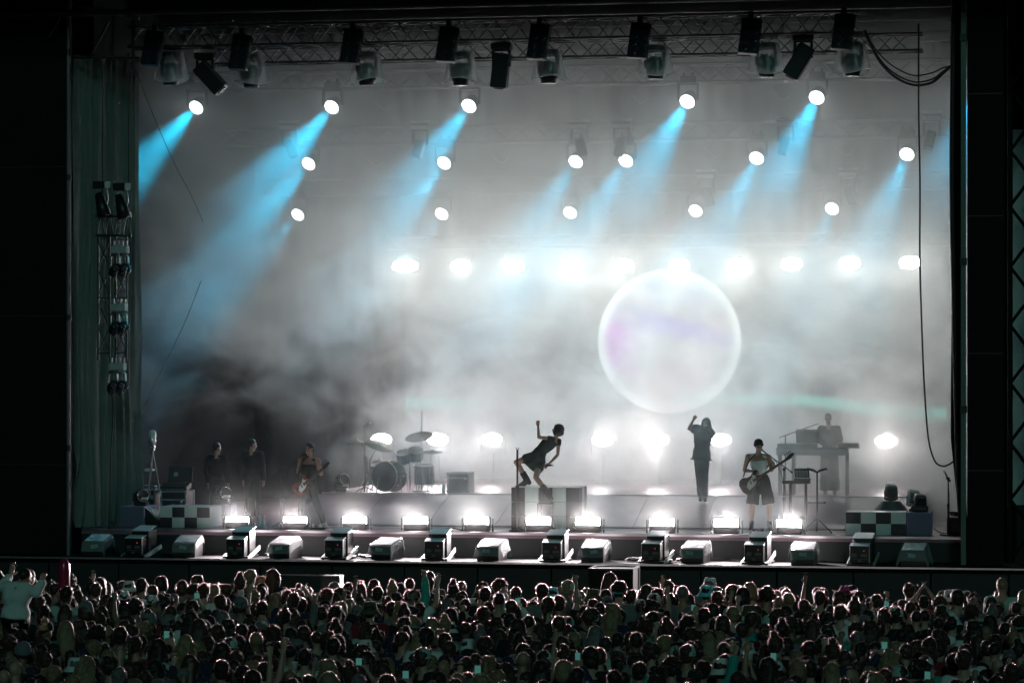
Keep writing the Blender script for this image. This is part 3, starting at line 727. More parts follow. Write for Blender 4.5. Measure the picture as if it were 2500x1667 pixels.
def hand(mb, w_, d, pn, pose='relax', right=True, s=1.0):
    d = Vector(d).normalized(); pn = Vector(pn); pn = (pn - d * pn.dot(d)).normalized(); side = d.cross(pn).normalized() * (1 if right else -1)
    w_ = Vector(w_)
    M = Matrix((side, d, pn)).transposed()
    mb.ell(w_ + d * .05 * s, (.04 * s, .055 * s, .017 * s), 12, 8, M)
    mb.box(w_ + d * .06 * s, (.076 * s, .07 * s, .026 * s), M, bev=.011 * s)
    limb(mb, [w_ - d * .02, w_ + d * .03 * s], [.026 * s, .026 * s])
    cu = FIN[pose]
    for k in range(4):
        b = w_ + d * (.092 - .006 * abs(k - 1.3)) * s + side * (.030 - .020 * k) * s * 1.0
        ln = (.042, .047, .044, .034)[k] * s; dd = (d + side * (.20 - .135 * k)).normalized(); pts = [b - d * .015 * s, b]; a = 0
        for q_ in range(3):
            a += cu[k] * (.75 if q_ == 0 else 1.0)
            pts.append(pts[-1] + (dd * math.cos(a) + pn * math.sin(a)) * ln * (1, .66, .5)[q_])
        limb(mb, pts, [.0105 * s, .0100 * s, .0093 * s, .0088 * s, .0075 * s], 7)
    ta = .9 if pose in ('open', 'relax') else .25
    b = w_ + d * .022 * s + side * .032 * s
    p1 = b + (d * .6 + side * ta + pn * .35).normalized() * .042 * s
    p2 = p1 + (d * .9 + side * (ta * .4 - .2) + pn * (.3 if pose in ('open', 'relax') else .9)).normalized() * .032 * s
    limb(mb, [w_ + d * .03 * s + side * .015 * s, b, p1, p2], [.014 * s, .014 * s, .011 * s, .0085 * s], 7)
def head_axes(j):
    u = j['hup'].normalized(); f = j['hface']; f = (f - u * f.dot(u)).normalized(); s_ = f.cross(u)
    return s_, f, u
def head(mb, j, s=1.0):
    c = j['head']; s_, f, u = head_axes(j); M = Matrix((s_, f, u)).transposed()
    P = lambda x, y, z: c + (s_ * x + f * y + u * z) * s
    mb.ell(P(0, -.012, .028), (.074 * s, .094 * s, .088 * s), 18, 14, M)
    mb.ell(P(0, .018, -.038), (.058 * s, .070 * s, .072 * s), 16, 12, M)
    mb.ell(P(0, .062, -.090), (.026 * s, .022 * s, .020 * s), 10, 8, M)
    mb.ell(P(0, .076, .022), (.050 * s, .014 * s, .012 * s), 10, 8, M)
    for k in (-1, 1):
        mb.ell(P(k * .074, -.012, -.005), (.010 * s, .020 * s, .032 * s), 8, 6, M)
        mb.ell(P(k * .036, .060, -.028), (.022 * s, .020 * s, .018 * s), 8, 6, M)
    limb(mb, [P(0, .086, .008), P(0, .100, -.018), P(0, .108, -.032)], [.008 * s, .011 * s, .014 * s], 8)
    mb.ell(P(0, .083, -.060), (.024 * s, .012 * s, .010 * s), 8, 6, M)
def face_marks(me, j, s=1.0):
    c = j['head']; s_, f, u = head_axes(j)
    for p in me.polygons:
        r_ = p.center - c; x, y, z = r_.dot(s_) / s, r_.dot(f) / s, r_.dot(u) / s
        if y > .06:
            if (abs(abs(x) - .031) / .015) ** 2 + ((z - .004) / .009) ** 2 < 1: p.material_index = 1
            elif (x / .026) ** 2 + ((z + .060) / .010) ** 2 < 1: p.material_index = 2
def body(j, name="person", fem=False, skin=None, voxel=.0125, hl='relax', hr='relax', pnl=(0, -1, 0), pnr=(0, -1, 0), lk=1.0, legs=True):
    mb = MB(); k = .86 if fem else 1.0
    loft(mb, torso_rings(j, TORSO_F if fem else TORSO))
    nb = (j['shL'] + j['shR']) / 2; c = j['head']; s_, f, u = head_axes(j)
    limb(mb, [nb + (c - nb) * .05, c - u * .07 - f * .015], [.062 * k, .052 * k])
    for S_ in 'LR':
        sh, el, wr = j['sh' + S_], j['el' + S_], j['wr' + S_]
        mid = nb.lerp(sh, .45); limb(mb, [nb + (c - nb) * .12, sh], [.05 * k, .055 * k])
        limb(mb, *muscled(sh, el, .056 * k, .050 * k, .038 * k)); limb(mb, *muscled(el, wr, .039 * k, .041 * k, .025 * k, .28))
        dd = j.get('hd' + S_, wr - el)
        hand(mb, wr, dd, (pnl if S_ == 'L' else pnr), hl if S_ == 'L' else hr, S_ == 'R')
        if legs:
            hp, kn, an, toe = j['hip' + S_], j['kn' + S_], j['an' + S_], j['toe' + S_]
            limb(mb, *muscled(hp, kn, .088 * (.95 if fem else 1) * lk, .080 * k * lk, .054 * k * lk, .3)); limb(mb, *muscled(kn, an, .052 * k * lk, .056 * k * lk, .034 * k * lk, .32))
            limb(mb, [an, an.lerp(toe, .5) - Vector((0, 0, .02)), toe], [.036, .034, .026])
    head(mb, j)
    me = fuse(mb, name, voxel, [skin or M_skin, M_eye, M_lip], 2); face_marks(me, j)
    return me
def wrinkle(a, sc): return lambda p: a * noise.noise(p * sc)
def shirt(j, inf=.014, sleeve=.55, bottom=-.05, mats=None, fem=False, voxel=.014, flare=0.0, sw=.018, nm="shirt", top=1.0):
    mb = MB(); prof = [r for r in (TORSO_F if fem else TORSO) if bottom < r[0] <= top]
    prof = [(bottom, prof[0][1] + flare, prof[0][2] + flare)] + prof
    loft(mb, torso_rings(j, prof, inf)); nb = (j['shL'] + j['shR']) / 2; k = .86 if fem else 1
    for S_ in 'LR':
        sh, el, wr = j['sh' + S_], j['el' + S_], j['wr' + S_]
        if sleeve > 0:
            limb(mb, [nb.lerp(sh, .3), sh], [.05 * k + inf, .056 * k + inf])
            if sleeve <= 1: limb(mb, [sh, sh.lerp(el, sleeve)], [.056 * k + inf, .05 * k + sw], end=False)
            else:
                limb(mb, [sh, el], [.056 * k + inf, .042 * k + inf]); limb(mb, [el, el.lerp(wr, sleeve - 1)], [.042 * k + inf, .032 * k + inf])
        else: limb(mb, [nb.lerp(sh, .35), nb.lerp(sh, .62)], [.05 * k + inf, .05 * k + inf])
    return fuse(mb, nm, voxel, mats, 2, wrinkle(.010, 11))
def trousers(j, length=1.0, inf=.018, mats=None, fem=False, voxel=.015, wide=.0, nm="trousers"):
    mb = MB(); loft(mb, torso_rings(j, [(-.20, .11, .09), (-.06, .165, .115), (.10, .16, .115), (.2, .15, .11)], inf))
    for S_ in 'LR':
        hp, kn, an = j['hip' + S_], j['kn' + S_], j['an' + S_]
        if length <= .5: limb(mb, [hp, hp.lerp(kn, length * 2)], [.088 + inf, .07 + inf + wide], end=False)
        else: limb(mb, [hp, kn, kn.lerp(an, (length - .5) * 2)], [.088 + inf, .06 + inf + wide * .6, .045 + inf + wide], end=False)
    return fuse(mb, nm, voxel, mats, 2, wrinkle(.010, 9))
def shoes(j, mats, boot=.1, nm="shoe", g=1.0):
    out = []
    for S_ in 'LR':
        an, toe = j['an' + S_], j['toe' + S_]; kn = j['kn' + S_]; mb = MB()
        heel = an + (an - toe).normalized() * .05; heel.z = min(an.z, toe.z) - .03
        limb(mb, [an.lerp(kn, boot / max(.01, (kn - an).length)), an, an.lerp(toe, .55) - Vector((0, 0, .02)), toe], [.055 * g, .054 * g, .047 * g, .038 * g]); limb(mb, [an, Vector((heel.x, heel.y, an.z - .045))], [.05 * g, .04 * g])
        out.append(fuse(mb, nm, .012, mats, 1))
    return out
def hair(j, style, mats, voxel=.011, seed=0, s=1.0, nm="hair"):
    c = j['head']; s_, f, u = head_axes(j); M = Matrix((s_, f, u)).transposed(); mb = MB(); rn = random.Random(seed)
    P = lambda x, y, z: c + (s_ * x + f * y + u * z) * s
    am, fr = .012, 22
    if style == 'buzz': mb.ell(P(0, -.022, .036), (.078, .094, .088), 18, 12, M); am = .002
    elif style == 'short':
        mb.ell(P(0, -.022, .042), (.086, .100, .092), 18, 12, M); mb.ell(P(0, -.055, -.015), (.072, .055, .065), 14, 10, M); mb.ell(P(0, .03, .10), (.055, .05, .03), 12, 8, M)
    elif style == 'crew': mb.ell(P(0, -.020, .050), (.080, .095, .085), 18, 12, M); mb.ell(P(0, -.06, 0), (.068, .045, .055), 14, 10, M); am = .006
    elif style == 'curly':
        mb.ell(P(0, -.025, .045), (.098, .112, .102), 18, 12, M); am, fr = .030, 26
        for q_ in range(26):
            a, b = rn.uniform(0, 6.28), rn.uniform(-.1, 1.4); v_ = Vector((math.cos(a) * math.cos(b) * .098, math.sin(a) * math.cos(b) * .108 - .025, math.sin(b) * .10 + .04))
            if v_.y < .07: mb.ell(P(*v_), rn.uniform(.022, .034), 8, 6)
    elif style == 'bob':
        mb.ell(P(0, -.02, .035), (.092 * s, .108 * s, .096 * s), 18, 12, M); mb.ell(P(0, -.045, -.03), (.096 * s, .08 * s, .09 * s), 16, 12, M); am = .006
        for k in (-1, 1): mb.ell(P(k * .072, .015, -.04), (.026, .05, .085), 10, 8, M)
        if s > 1: mb.ell(P(0, -.095, -.03), (.08, .05, .06), 12, 8, M)
    elif style in ('long', 'wavy', 'ponytail', 'bun', 'buns'):
        mb.ell(P(0, -.022, .038), (.086, .102, .090), 18, 12, M); mb.ell(P(0, -.05, -.01), (.078, .060, .07), 14, 10, M)
        if style in ('long', 'wavy'):
            wd = .095 if style == 'long' else .115
            loft(mb, [(P(0, -.045, .05), s_ * .085, f * .05), (P(0, -.07, -.05), s_ * wd, f * .05), (P(0, -.105, -.18), s_ * wd * 1.02, f * .045), (P(0, -.115, -.32), s_ * wd * .9, f * .035), (P(0, -.11, -.40), s_ * wd * .6, f * .02)])
            for k in (-1, 1): limb(mb, [P(k * .07, .01, .03), P(k * .088, .005, -.08), P(k * .085, -.03, -.2)], [.03, .03, .02])
            am, fr = (.008, 16) if style == 'long' else (.026, 14)
        elif style == 'ponytail': limb(mb, [P(0, -.11, .06), P(0, -.16, .05), P(0, -.175, -.06), P(0, -.16, -.2)], [.03, .036, .034, .014])
        elif style == 'bun': mb.ell(P(0, -.06, .145), (.048, .048, .042), 12, 8, M)
        else:
            for k in (-1, 1): mb.ell(P(k * .065, -.03, .125), (.036, .036, .034), 12, 8, M)
    sd = Vector((seed * 1.7, seed * .3, 0))
    return fuse(mb, nm, voxel, mats, 1, lambda p: am * (noise.noise(p * fr + sd) + .5 * noise.noise(p * fr * 2.3 + sd)))
def hat(j, style, mats, s=1.0):
    c = j['head']; s_, f, u = head_axes(j); M = Matrix((s_, f, u)).transposed(); mb = MB()
    P = lambda x, y, z: c + (s_ * x + f * y + u * z) * s
    if style in ('cap', 'backcap'):
        k = 1 if style == 'cap' else -1
        mb.lathe([(.094, -.005), (.096, .03), (.088, .07), (.06, .102), (.02, .116), (0, .117)], P(0, -.012, .015), u, 18)
        mb.lathe([(.0, -.002), (.09, -.004)], P(0, -.012, .015), u, 18)
        o0 = P(0, 0, .015)
        vs = []
        for i in range(9):
            a = math.pi * i / 8; vs.append(P(math.cos(a) * .078, k * (.05 + math.sin(a) * .115) - .012, .018 - .022 * math.sin(a)))
        th = u * .006
        n_ = len(vs); mb.add([v_ + th for v_ in vs] + [v_ - th for v_ in vs], [list(range(n_)), list(range(n_, 2 * n_))[::-1]] + [(i, (i + 1) % n_, n_ + (i + 1) % n_, n_ + i) for i in range(n_)])
        mb.ell(P(0, -.012, .133), .008, 8, 6)
    elif style == 'bucket':
        mb.lathe([(0, .128), (.07, .126), (.082, .115), (.098, .03), (.150, -.035), (.148, -.042), (.09, .01), (.0, .01)], P(0, -.012, .01), u, 22)
    elif style == 'beanie':
        mb.lathe([(.096, -.02), (.101, .0), (.100, .03), (.094, .035), (.088, .08), (.06, .115), (.02, .13), (0, .131)], P(0, -.016, .022), u - f * .14, 20)
    elif style == 'cowboy':
        mb.grid(lambda a, b: P(*(lambda an, r_: (math.cos(an) * r_ * .95, math.sin(an) * r_ * 1.15 - .01, .03 + .075 * max(0, abs(math.cos(an)) - .25) * ((r_ - .085) / .1) - .012 * abs(math.sin(an)) * ((r_ - .085) / .1)))(a * 2 * math.pi, .08 + .115 * b)), 28, 5)
        def cr(a, b):
            an = a * 2 * math.pi; r_ = .098 - .035 * b ** 2; z = .03 + .125 * b - .03 * (b ** 3) * max(0, 1 - abs(math.cos(an)) * 1.6) ** .5
            return P(math.cos(an) * r_ * (1 - .25 * b), math.sin(an) * r_ * 1.12 - .01, z)
        mb.grid(cr, 24, 8); mb.add([cr(i / 24, 1) for i in range(24)] + [P(0, -.01, .135)], [(i, (i + 1) % 24, 24) for i in range(24)], True)
    elif style == 'sunhat':
        mb.lathe([(0, .12), (.06, .115), (.09, .08), (.098, .02), (.20, -.02), (.20, -.026), (.09, .01), (0, .01)], P(0, -.012, .015), u, 26)
    return mb.mesh("hat", mats)
class Fig:
    """a stage person: joints read off in pixels of an enlarged view, each with its own depth"""
    def __init__(s, u0, v0, k, Y, foot): s.a = (u0, v0, k); s.Y = Y; s.root = at(u0 + foot[0] / k, v0 + foot[1] / k, Y); s.ppm = ppm(s.root)
    def __call__(s, x, y, dy=0): u0, v0, k = s.a; return at(u0 + x / k, v0 + y / k, s.Y + dy) - s.root
def person(root, me, label, kids, group=None):
    o = link("person", me, None, root); tag(o, label, "person", group)
    for nm, m_ in kids: link(nm, m_, o)
    return o

# ================================================================ stage props
# block under the singer: flush checkered panels, a black step before its middle column
BY = .42
su0, su1 = at(1248, 1290, BY), at(1415, 1290, BY)
st = thing("checkered_block", "tall block of dark and pale panels under the dancing singer", "block", ((su0.x + su1.x) / 2, BY, STAGE_Z))
W_ = su1.x - su0.x; cw = W_ / 5; chh = at(1330, 1190, BY).z - STAGE_Z; chh /= 3
for r_ in range(3):
    for c_ in range(5):
        mb = MB(); mb.box((-W_ / 2 + cw * (c_ + .5), .02, chh * (r_ + .5)), (cw - .005, .04, chh - .008), bev=.004)
        mb.build("panel", M_tile_d if c_ in (0, 2, 4) else M_tile_l, st)
    for s_ in (-1, 1):
        for c_ in range(3):
            mb = MB(); mb.box((s_ * (W_ / 2 - .02), .045 + .30 * (c_ + .5), chh * (r_ + .5)), (.04, .295, chh - .008)); mb.build("panel", M_tile_l if c_ % 2 else M_tile_d, st)
mb = MB(); mb.box((0, .49, chh * 1.5), (W_ - .085, .89, chh * 3 - .012)); mb.build("core", M_tile_d, st)
mb = MB(); mb.box((0, .48, chh * 3 + .006), (W_, .96, .012)); mb.build("top_board", mat("tread_pale", (.7, .66, .66), .4), st)
t = thing("black_step", "small black step standing before the middle of the singer's block", "step", (su0.x + cw * 2.62, BY - .17, STAGE_Z))
mb = MB(); mb.box((0, 0, chh * 1.9), (.30, .30, .03), bev=.006); mb.build("tread", M_plast, t)
for x in (-.13, .13):
    for y in (-.13, .13):
        mb = MB(); mb.box((x, y, chh * .95 - .008), (.035, .035, chh * 1.9 - .016)); mb.build("leg", M_plast, t)
def checker_box(u0, u1, v, Y, rows, cols, hgt, label, flip, dep=.62, pal=0):
    a, b = at(u0, v, Y), at(u1, v, Y); L = b.x - a.x; t = thing("checkered_box", label, "box", ((a.x + b.x) / 2, Y, STAGE_Z), 0)
    cw, ch = L / cols, hgt / rows; nd = max(1, round(dep / cw))
    for r_ in range(rows):
        for c_ in range(cols):
            mb = MB(); mb.box((-L / 2 + cw * (c_ + .5), .02, ch * (r_ + .5)), (cw - .003, .04, ch - .003)); mb.build("tile", M_tile_d if (r_ + c_ + flip) % 2 else M_tile_l, t)
        for c_ in range(2):
            mb = MB(); mb.box((L / 2 - .02, .04 + dep / 2 * (c_ + .5), ch * (r_ + .5)), (.04, dep / 2 - .003, ch - .003)); mb.build("tile", M_tile_d if (r_ + c_ + flip + cols) % 2 and not pal else M_tile_l, t)
    mb = MB(); mb.box((0, dep / 2 + .02, hgt / 2), (L - .085, dep - .02, hgt - .01)); mb.build("core", M_tile_d, t)
    mb = MB(); mb.box((0, dep / 2 + .02, hgt + .006), (L, dep + .04, .012)); mb.build("top_board", mat("tread_pale", (.7, .66, .66), .4), t)
    return t
checker_box(390, 511, 1290, .22, 2, 4, .43, "low checkered box of pale and black tiles beside the lilac box", 1, .9, 1)
checker_box(2065, 2212, 1305, .15, 2, 4, .45, "low checkered box with grey moving head lamps behind it", 0, .6)
def lilac_box(u0, u1, v, Y, hgt, dep, label, m_=None):
    a, b = at(u0, v, Y), at(u1, v, Y); t = thing("lilac_box", label, "box", ((a.x + b.x) / 2, Y, STAGE_Z))
    L = b.x - a.x
    mb = MB(); mb.box((0, dep / 2, hgt / 2), (L, dep, hgt), bev=.012); mb.build("shell", m_ or M_lilac, t)
    mb = MB(); mb.box((0, -.006, hgt / 2), (L - .03, .012, hgt - .03)); mb.build("front_panel", mat("lilac_dark", (.13, .12, .20), .5), t)
    return t
lilac_box(294, 352, 1290, .2, .44, .9, "dark lilac box with a ringed speaker beside it")
lilac_box(548, 566, 1285, .35, .50, .4, "narrow pale lilac post box beside the leftmost footlight", mat("lilac_pale", (.55, .48, .62), .5))
lilac_box(2213, 2274, 1310, .1, .46, .5, "blue lilac box with a black moving head lamp on top")
# ringed speaker
p = at(376, 1255, .4); t = thing("ringed_speaker", "black wedge speaker with a pale ring between the lilac and the checkered box", "speaker", (p.x, .5, STAGE_Z))
mb = MB(); mb.prism([(-.15, 0), (.16, 0), (.16, .12), (-.15, .42)], Matrix.Translation((0, 0, 0)) @ Euler((R(90), 0, 0)).to_matrix().to_4x4(), .5); mb.build("cabinet", M_plast, t)
mb = MB(); ax = Vector((.7, 0, .72)); q = ax.to_track_quat('Z', 'Y'); mb.tube([Vector((.012, 0, .28)) + q @ Vector((math.cos(a * .2618) * .19, math.sin(a * .2618) * .19, .012)) for a in range(25)], .014, 6); mb.build("ring", M_label, t)
# small moving heads that catch a ring of light / seen from behind
def floor_head(u, v, Y, z0, label, face, sc=1.0, ring=True, grp="small moving heads on boxes"):
    p = at(u, v, Y); t = thing("moving_head", label, "stage lamp", (p.x, Y, z0), 0, grp); h = p.z - z0
    mb = MB(); mb.box((0, 0, .05), (.26 * sc, .22 * sc, .1), bev=.02); mb.build("base", M_plast, t)
    mb = MB(); mb.tube([(-.16 * sc, 0, h + .06), (-.17 * sc, 0, h - .1), (-.1 * sc, 0, .13), (.1 * sc, 0, .13), (.17 * sc, 0, h - .1), (.16 * sc, 0, h + .06)], .032 * sc, 8); mb.build("yoke", M_plast, t)
    f = Vector(face).normalized(); mb = MB(); mb.lathe([(0, -.2), (.09, -.2), (.135, -.12), (.145, .06), (.13, .10), (.1, .09), (0, .085)], (0, 0, h), f, 20); bmesh_o = mb.build("head", M_plast, t)
    bmesh_o.scale = (sc, sc, 1) if sc == 1 else (1, 1, 1)
    if ring:
        q = f.to_track_quat('Z', 'Y'); mb = MB(); mb.tube([Vector((0, 0, h)) + q @ Vector((math.cos(a * .314) * .125, math.sin(a * .314) * .125, .11)) for a in range(21)], .012, 6); mb.build("lens_ring", M_chrome, t)
    mb = MB(); mb.box((.1, -.08, .16), (.14, .06, .05)); mb.build("tag_plate", M_label, t)
    return t
floor_head(345, 1210, .5, STAGE_Z + .44, "small moving head with a bright ring on the dark lilac box", (.6, -.8, .1))
floor_head(545, 1203, .6, STAGE_Z + .50, "small moving head with a bright ring on the narrow lilac post", (.7, -.7, .1))
floor_head(835, 1172, 4.6, DECK_Z, "small moving head with a bright ring left of the drum kit", (.8, -.7, .3))
# big unlit moving heads at the right
def big_head(u, v, Y, z0, label, bodym, dome=False):
    p = at(u, v, Y); t = thing("moving_head", label, "stage lamp", (p.x, Y, z0), 0, "large unlit moving heads"); h = p.z - z0; q = Euler((.2, .12, .25)).to_matrix()
    mb = MB(); mb.box((0, 0, .06), (.34, .30, .12), bev=.03); mb.box((0, 0, .15), (.18, .18, .1), bev=.03); mb.build("base", M_plast, t)
    mb = MB(); mb.box((0, .0, .20 + (h - .36) / 2), (.10, .10, max(.08, h - .30)), bev=.03); mb.box((0, 0, h - .17), (.22, .12, .06), bev=.02)
    for s_ in (-1, 1): mb.box((s_ * .125, 0, h - .08), (.035, .10, .20), bev=.012)
    mb.build("yoke", bodym, t)
    mb = MB(); mb.box((0, 0, h), (.235, .24, .27), q, bev=.05); mb.build("head", bodym, t)
    mb = MB()
    for i in range(4): mb.box(Vector((0, 0, h)) + q @ Vector((0, -.124, -.08 + .05 * i)), (.16, .012, .025), q)
    mb.build("rear_vent", M_plast, t)
    if dome:
        mb = MB(); mb.grid(lambda a, b: Vector((math.cos(a * math.pi * 2) * (.46 - .26 * b), math.sin(a * 6.2832) * (.36 - .18 * b), .40 * b ** .7)), 26, 8); mb.build("cover", mat("cover_grey", (.10, .11, .11), .4), t)
    return t
M_hd = mat("head_grey", (.07, .075, .075), .4)
big_head(2175, 1198, 1.9, STAGE_Z + .2, "grey moving head rising from a dark rounded cover behind the checkered box", M_hd, True)
big_head(2230, 1212, 1.1, STAGE_Z + .30, "pale grey moving head half hidden by a black one on the lilac box", mat("head_pale", (.30, .32, .32), .4))
big_head(2245, 1222, .35, STAGE_Z + .47, "black moving head lamp standing on the blue lilac box", M_plast)
# microphone stands
def mic_stand(u, vtop, vbot, Y, z0, label, boom=None, mic=True, base='tripod', r_=.014):
    b = at(u, vbot, Y); t = thing("microphone_stand", label, "microphone stand", (b.x, Y, z0)); o = Vector((b.x, Y, z0)); top = at(u, vtop, Y) - o
    mb = MB(); mb.cyl((0, 0, .02), (0, 0, top.z * .55), r_ * 1.35); mb.cyl((0, 0, top.z * .5), top, r_); mb.build("pole", M_dark, t)
    mb = MB()
    if base == 'tripod':
        for a in (.4, 2.5, 4.6): mb.cyl((0, 0, .14), (math.cos(a) * .3, math.sin(a) * .3, .012), .011)
    else: mb.cyl((0, 0, 0), (0, 0, .03), .17, n=20)
    mb.build("base", M_dark, t)
    mb = MB(); mb.cyl((0, 0, top.z * .5), (0, 0, top.z * .56), r_ * 2); mb.build("clutch", M_plast, t)
    tip = top
    if boom:
        p0 = at(boom[0], boom[1], Y) - o; p1 = at(boom[2], boom[3], Y + (boom[4] if len(boom) > 4 else 0)) - o
        mb = MB(); mb.cyl(p0, p1, .011); mb.build("boom", M_dark, t)
        mb = MB(); mb.cyl(p0, p0 + (p0 - p1).normalized() * .05, .02); mb.cyl(top - Vector((0, 0, .03)), top + Vector((0, 0, .03)), .03); mb.build("boom_joint", M_plast, t)
        mb = MB(); mb.tube(smooth_path([p1.lerp(p0, .1) - Vector((0, 0, .02)), p1.lerp(p0, .3) - Vector((0, 0, .08)), p1.lerp(p0, .5) - Vector((0, 0, .03)), top.lerp(Vector((0, 0, 0)), .3) + Vector((.02, 0, 0)), Vector((.03, 0, .1))]), .006, 5); mb.build("lead", M_cable, t)
        tip = p1; d = (p1 - p0).normalized()
    else: d = Vector((0, 0, 1))
    if mic:
        mb = MB(); mb.lathe([(0, -.09), (.012, -.09), (.017, .03), (.020, .035)], tip, d, 12); ms_ = mb.build("microphone", M_plast, t)
        mb = MB(); mb.ell(tip + d * .055, (.026, .026, .03), 12, 8); mb.build("grille", M_alu, ms_)
    else:
        mb = MB(); mb.tube([tip + Vector((-.03, 0, .05)), tip + Vector((-.02, 0, .01)), tip, tip + Vector((.02, 0, .01)), tip + Vector((.03, 0, .05))], .008, 6); mb.build("clip", M_plast, t)
    return t
mic_stand(686, 1147, 1275, .5, STAGE_Z, "black boom microphone stand reaching up to the guitarist in the black vest", (671, 1157, 744, 1107))
mic_stand(1263, 1098, 1292, .1, STAGE_Z, "straight silver microphone stand without a microphone before the checkered block", None, False, 'round', .02)
mic_stand(1914, 1145, 1285, .5, STAGE_Z, "black boom microphone stand reaching to the bass player", (1930, 1150, 1860, 1098, -.05))
mic_stand(2315, 1168, 1310, .2, STAGE_Z, "straight microphone stand with a drooping microphone beside the bunched curtain", (2317, 1170, 2308, 1155, -.1), True, 'round')
mic_stand(890, 1040, 1207, 4.6, DECK_Z, "tall thin microphone stand left of the drum kit", (890, 1040, 900, 1034, -.1))
# guitar stand
b = at(1995, 1288, .6); t = thing("guitar_stand", "empty black tripod guitar stand with two padded yokes", "guitar stand", (b.x, .6, STAGE_Z))
tz = at(1995, 1150, .6).z - STAGE_Z
mb = MB(); mb.cyl((0, 0, .06), (0, 0, tz), .017); mb.build("pole", M_dark, t)
for a in (-.5, 1.7, 3.6):
    mb = MB(); mb.cyl((0, 0, .30), (math.cos(a) * .36, math.sin(a) * .36, .012), .012); mb.build("leg", M_dark, t)
mb = MB(); mb.cyl((-.16, 0, .62), (.16, 0, .62), .012); mb.cyl((-.16, 0, .62), (-.16, -.06, .63), .02); mb.cyl((.16, 0, .62), (.16, -.06, .63), .02); mb.build("cross_bar", M_plast, t)
for s_ in (-1, 1):
    mb = MB(); mb.tube([(0, 0, tz - .02), (s_ * .07, -.03, tz + .02), (s_ * .14, -.05, tz + .04), (s_ * .20, -.06, tz + .055), (s_ * .21, -.07, tz + .02)], [.02, .026, .026, .02, .012], 8); mb.build("padded_yoke", M_plast, t)
# little keyboard table beside the bassist
b = at(1948, 1288, .9); t = thing("keyboard_table", "small folding stand carrying a tilted pad controller and a little keyboard", "keyboard stand", (b.x, .9, STAGE_Z)); o = Vector((b.x, .9, STAGE_Z))
zz = at(1948, 1176, .9).z - STAGE_Z
mb = MB(); mb.box((-.03, 0, zz), (.56, .36, .07), bev=.015); mb.build("table_top", M_plast, t)
for x in (-.16, .16):
    mb = MB(); mb.box((x, .05, zz / 2), (.055, .05, zz), bev=.01); mb.build("leg", M_dark, t)
mb = MB(); mb.cyl((-.16, .05, .3), (.16, .05, .3), .02); mb.build("cross_bar", M_dark, t)
b2 = thing("pad_controller", "tilted pale pad controller on the small folding stand", "controller", (b.x + .08, .92, STAGE_Z + zz + .06))
mb = MB(); M = Euler((R(38), 0, 0)).to_matrix(); mb.box((0, .04, .11), (.30, .05, .25), M, bev=.01); mb.build("case", M_plast, b2)
mb = MB()
for i in range(4):
    for k in range(3): mb.box(M @ Vector((-.10 + .067 * i, -.03, -.07 + .07 * k)) + Vector((0, .04, .11)), (.055, .012, .055), M)
mb.build("pad_grid", mat("pad_pale", (.5, .55, .53), .5), b2)
b3 = thing("small_keyboard", "little pale keyed keyboard lying before the pad controller", "keyboard", (b.x + .10, .78, STAGE_Z + zz + .05))
mb = MB(); mb.box((0, 0, .01), (.34, .16, .045), bev=.01); mb.build("case", M_plast, b3)
mb = MB()
for i in range(14): mb.box((-.15 + .023 * i, -.02, .038), (.020, .11, .012))
mb.build("key_bed", mat("ivory", (.65, .66, .62), .35), b3)
# pedal board
b = at(1872, 1290, .25); t = thing("pedal_board", "pedal board of knobbly effect pedals at the feet of the bass player", "pedal board", (b.x, .2, STAGE_Z))
mb = MB(); mb.box((0, 0, .02), (.62, .3, .03)); mb.build("board", M_plast, t); rn = random.Random(3)
for i in range(7):
    mb = MB(); x = -.26 + .087 * i; h = rn.uniform(.04, .075); mb.box((x, rn.uniform(-.03, .05), .035 + h / 2), (.07, .12, h), bev=.008); mb.cyl((x - .015, -.0, .035 + h), (x - .015, 0, .05 + h), .012); mb.cyl((x + .015, .03, .035 + h), (x + .015, .03, .05 + h), .010); mb.build("pedal", M_steel if i % 2 else M_plast, t)
b = at(795, 1288, .25); t = thing("pedal_board", "bright small pedal board at the feet of the guitarist", "pedal board", (b.x - .15, .25, STAGE_Z))
mb = MB(); mb.box((0, 0, .02), (.34, .24, .03)); mb.build("board", M_plast, t)
for i in range(4):
    mb = MB(); x = -.12 + .08 * i; mb.box((x, .0, .065), (.065, .11, .06), bev=.008); mb.cyl((x, .02, .09), (x, .02, .115), .014); mb.build("pedal", M_alu if i % 2 == 0 else M_steel, t)
# bottles
def bottle(u, v, Y, z0, label, m_):
    p = at(u, v, Y); t = thing("bottle", label, "bottle", (p.x, Y, z0))
    mb = MB(); mb.lathe([(0, 0), (.036, 0), (.038, .02), (.038, .15), (.03, .19), (.014, .215), (.014, .235), (0, .235)], (0, 0, 0), n=14); mb.build("flask", m_, t)
    mb = MB(); mb.cyl((0, 0, .235), (0, 0, .258), .017, n=12); mb.build("cap", M_label, t)
M_bt = mat("teal_bottle", (.12, .55, .48), .12, alpha=.8)
bottle(634, 1283, .45, STAGE_Z, "teal water bottle on the floor right of the leftmost footlight", M_bt)
bottle(647, 1285, .4, STAGE_Z, "pale water bottle right of the teal bottle on the floor", mat("clear_bottle", (.6, .62, .62), .12, alpha=.7))
bottle(1083, 1207, 4.5, DECK_Z, "teal water bottle on the raised deck right of the drum kit", M_bt)
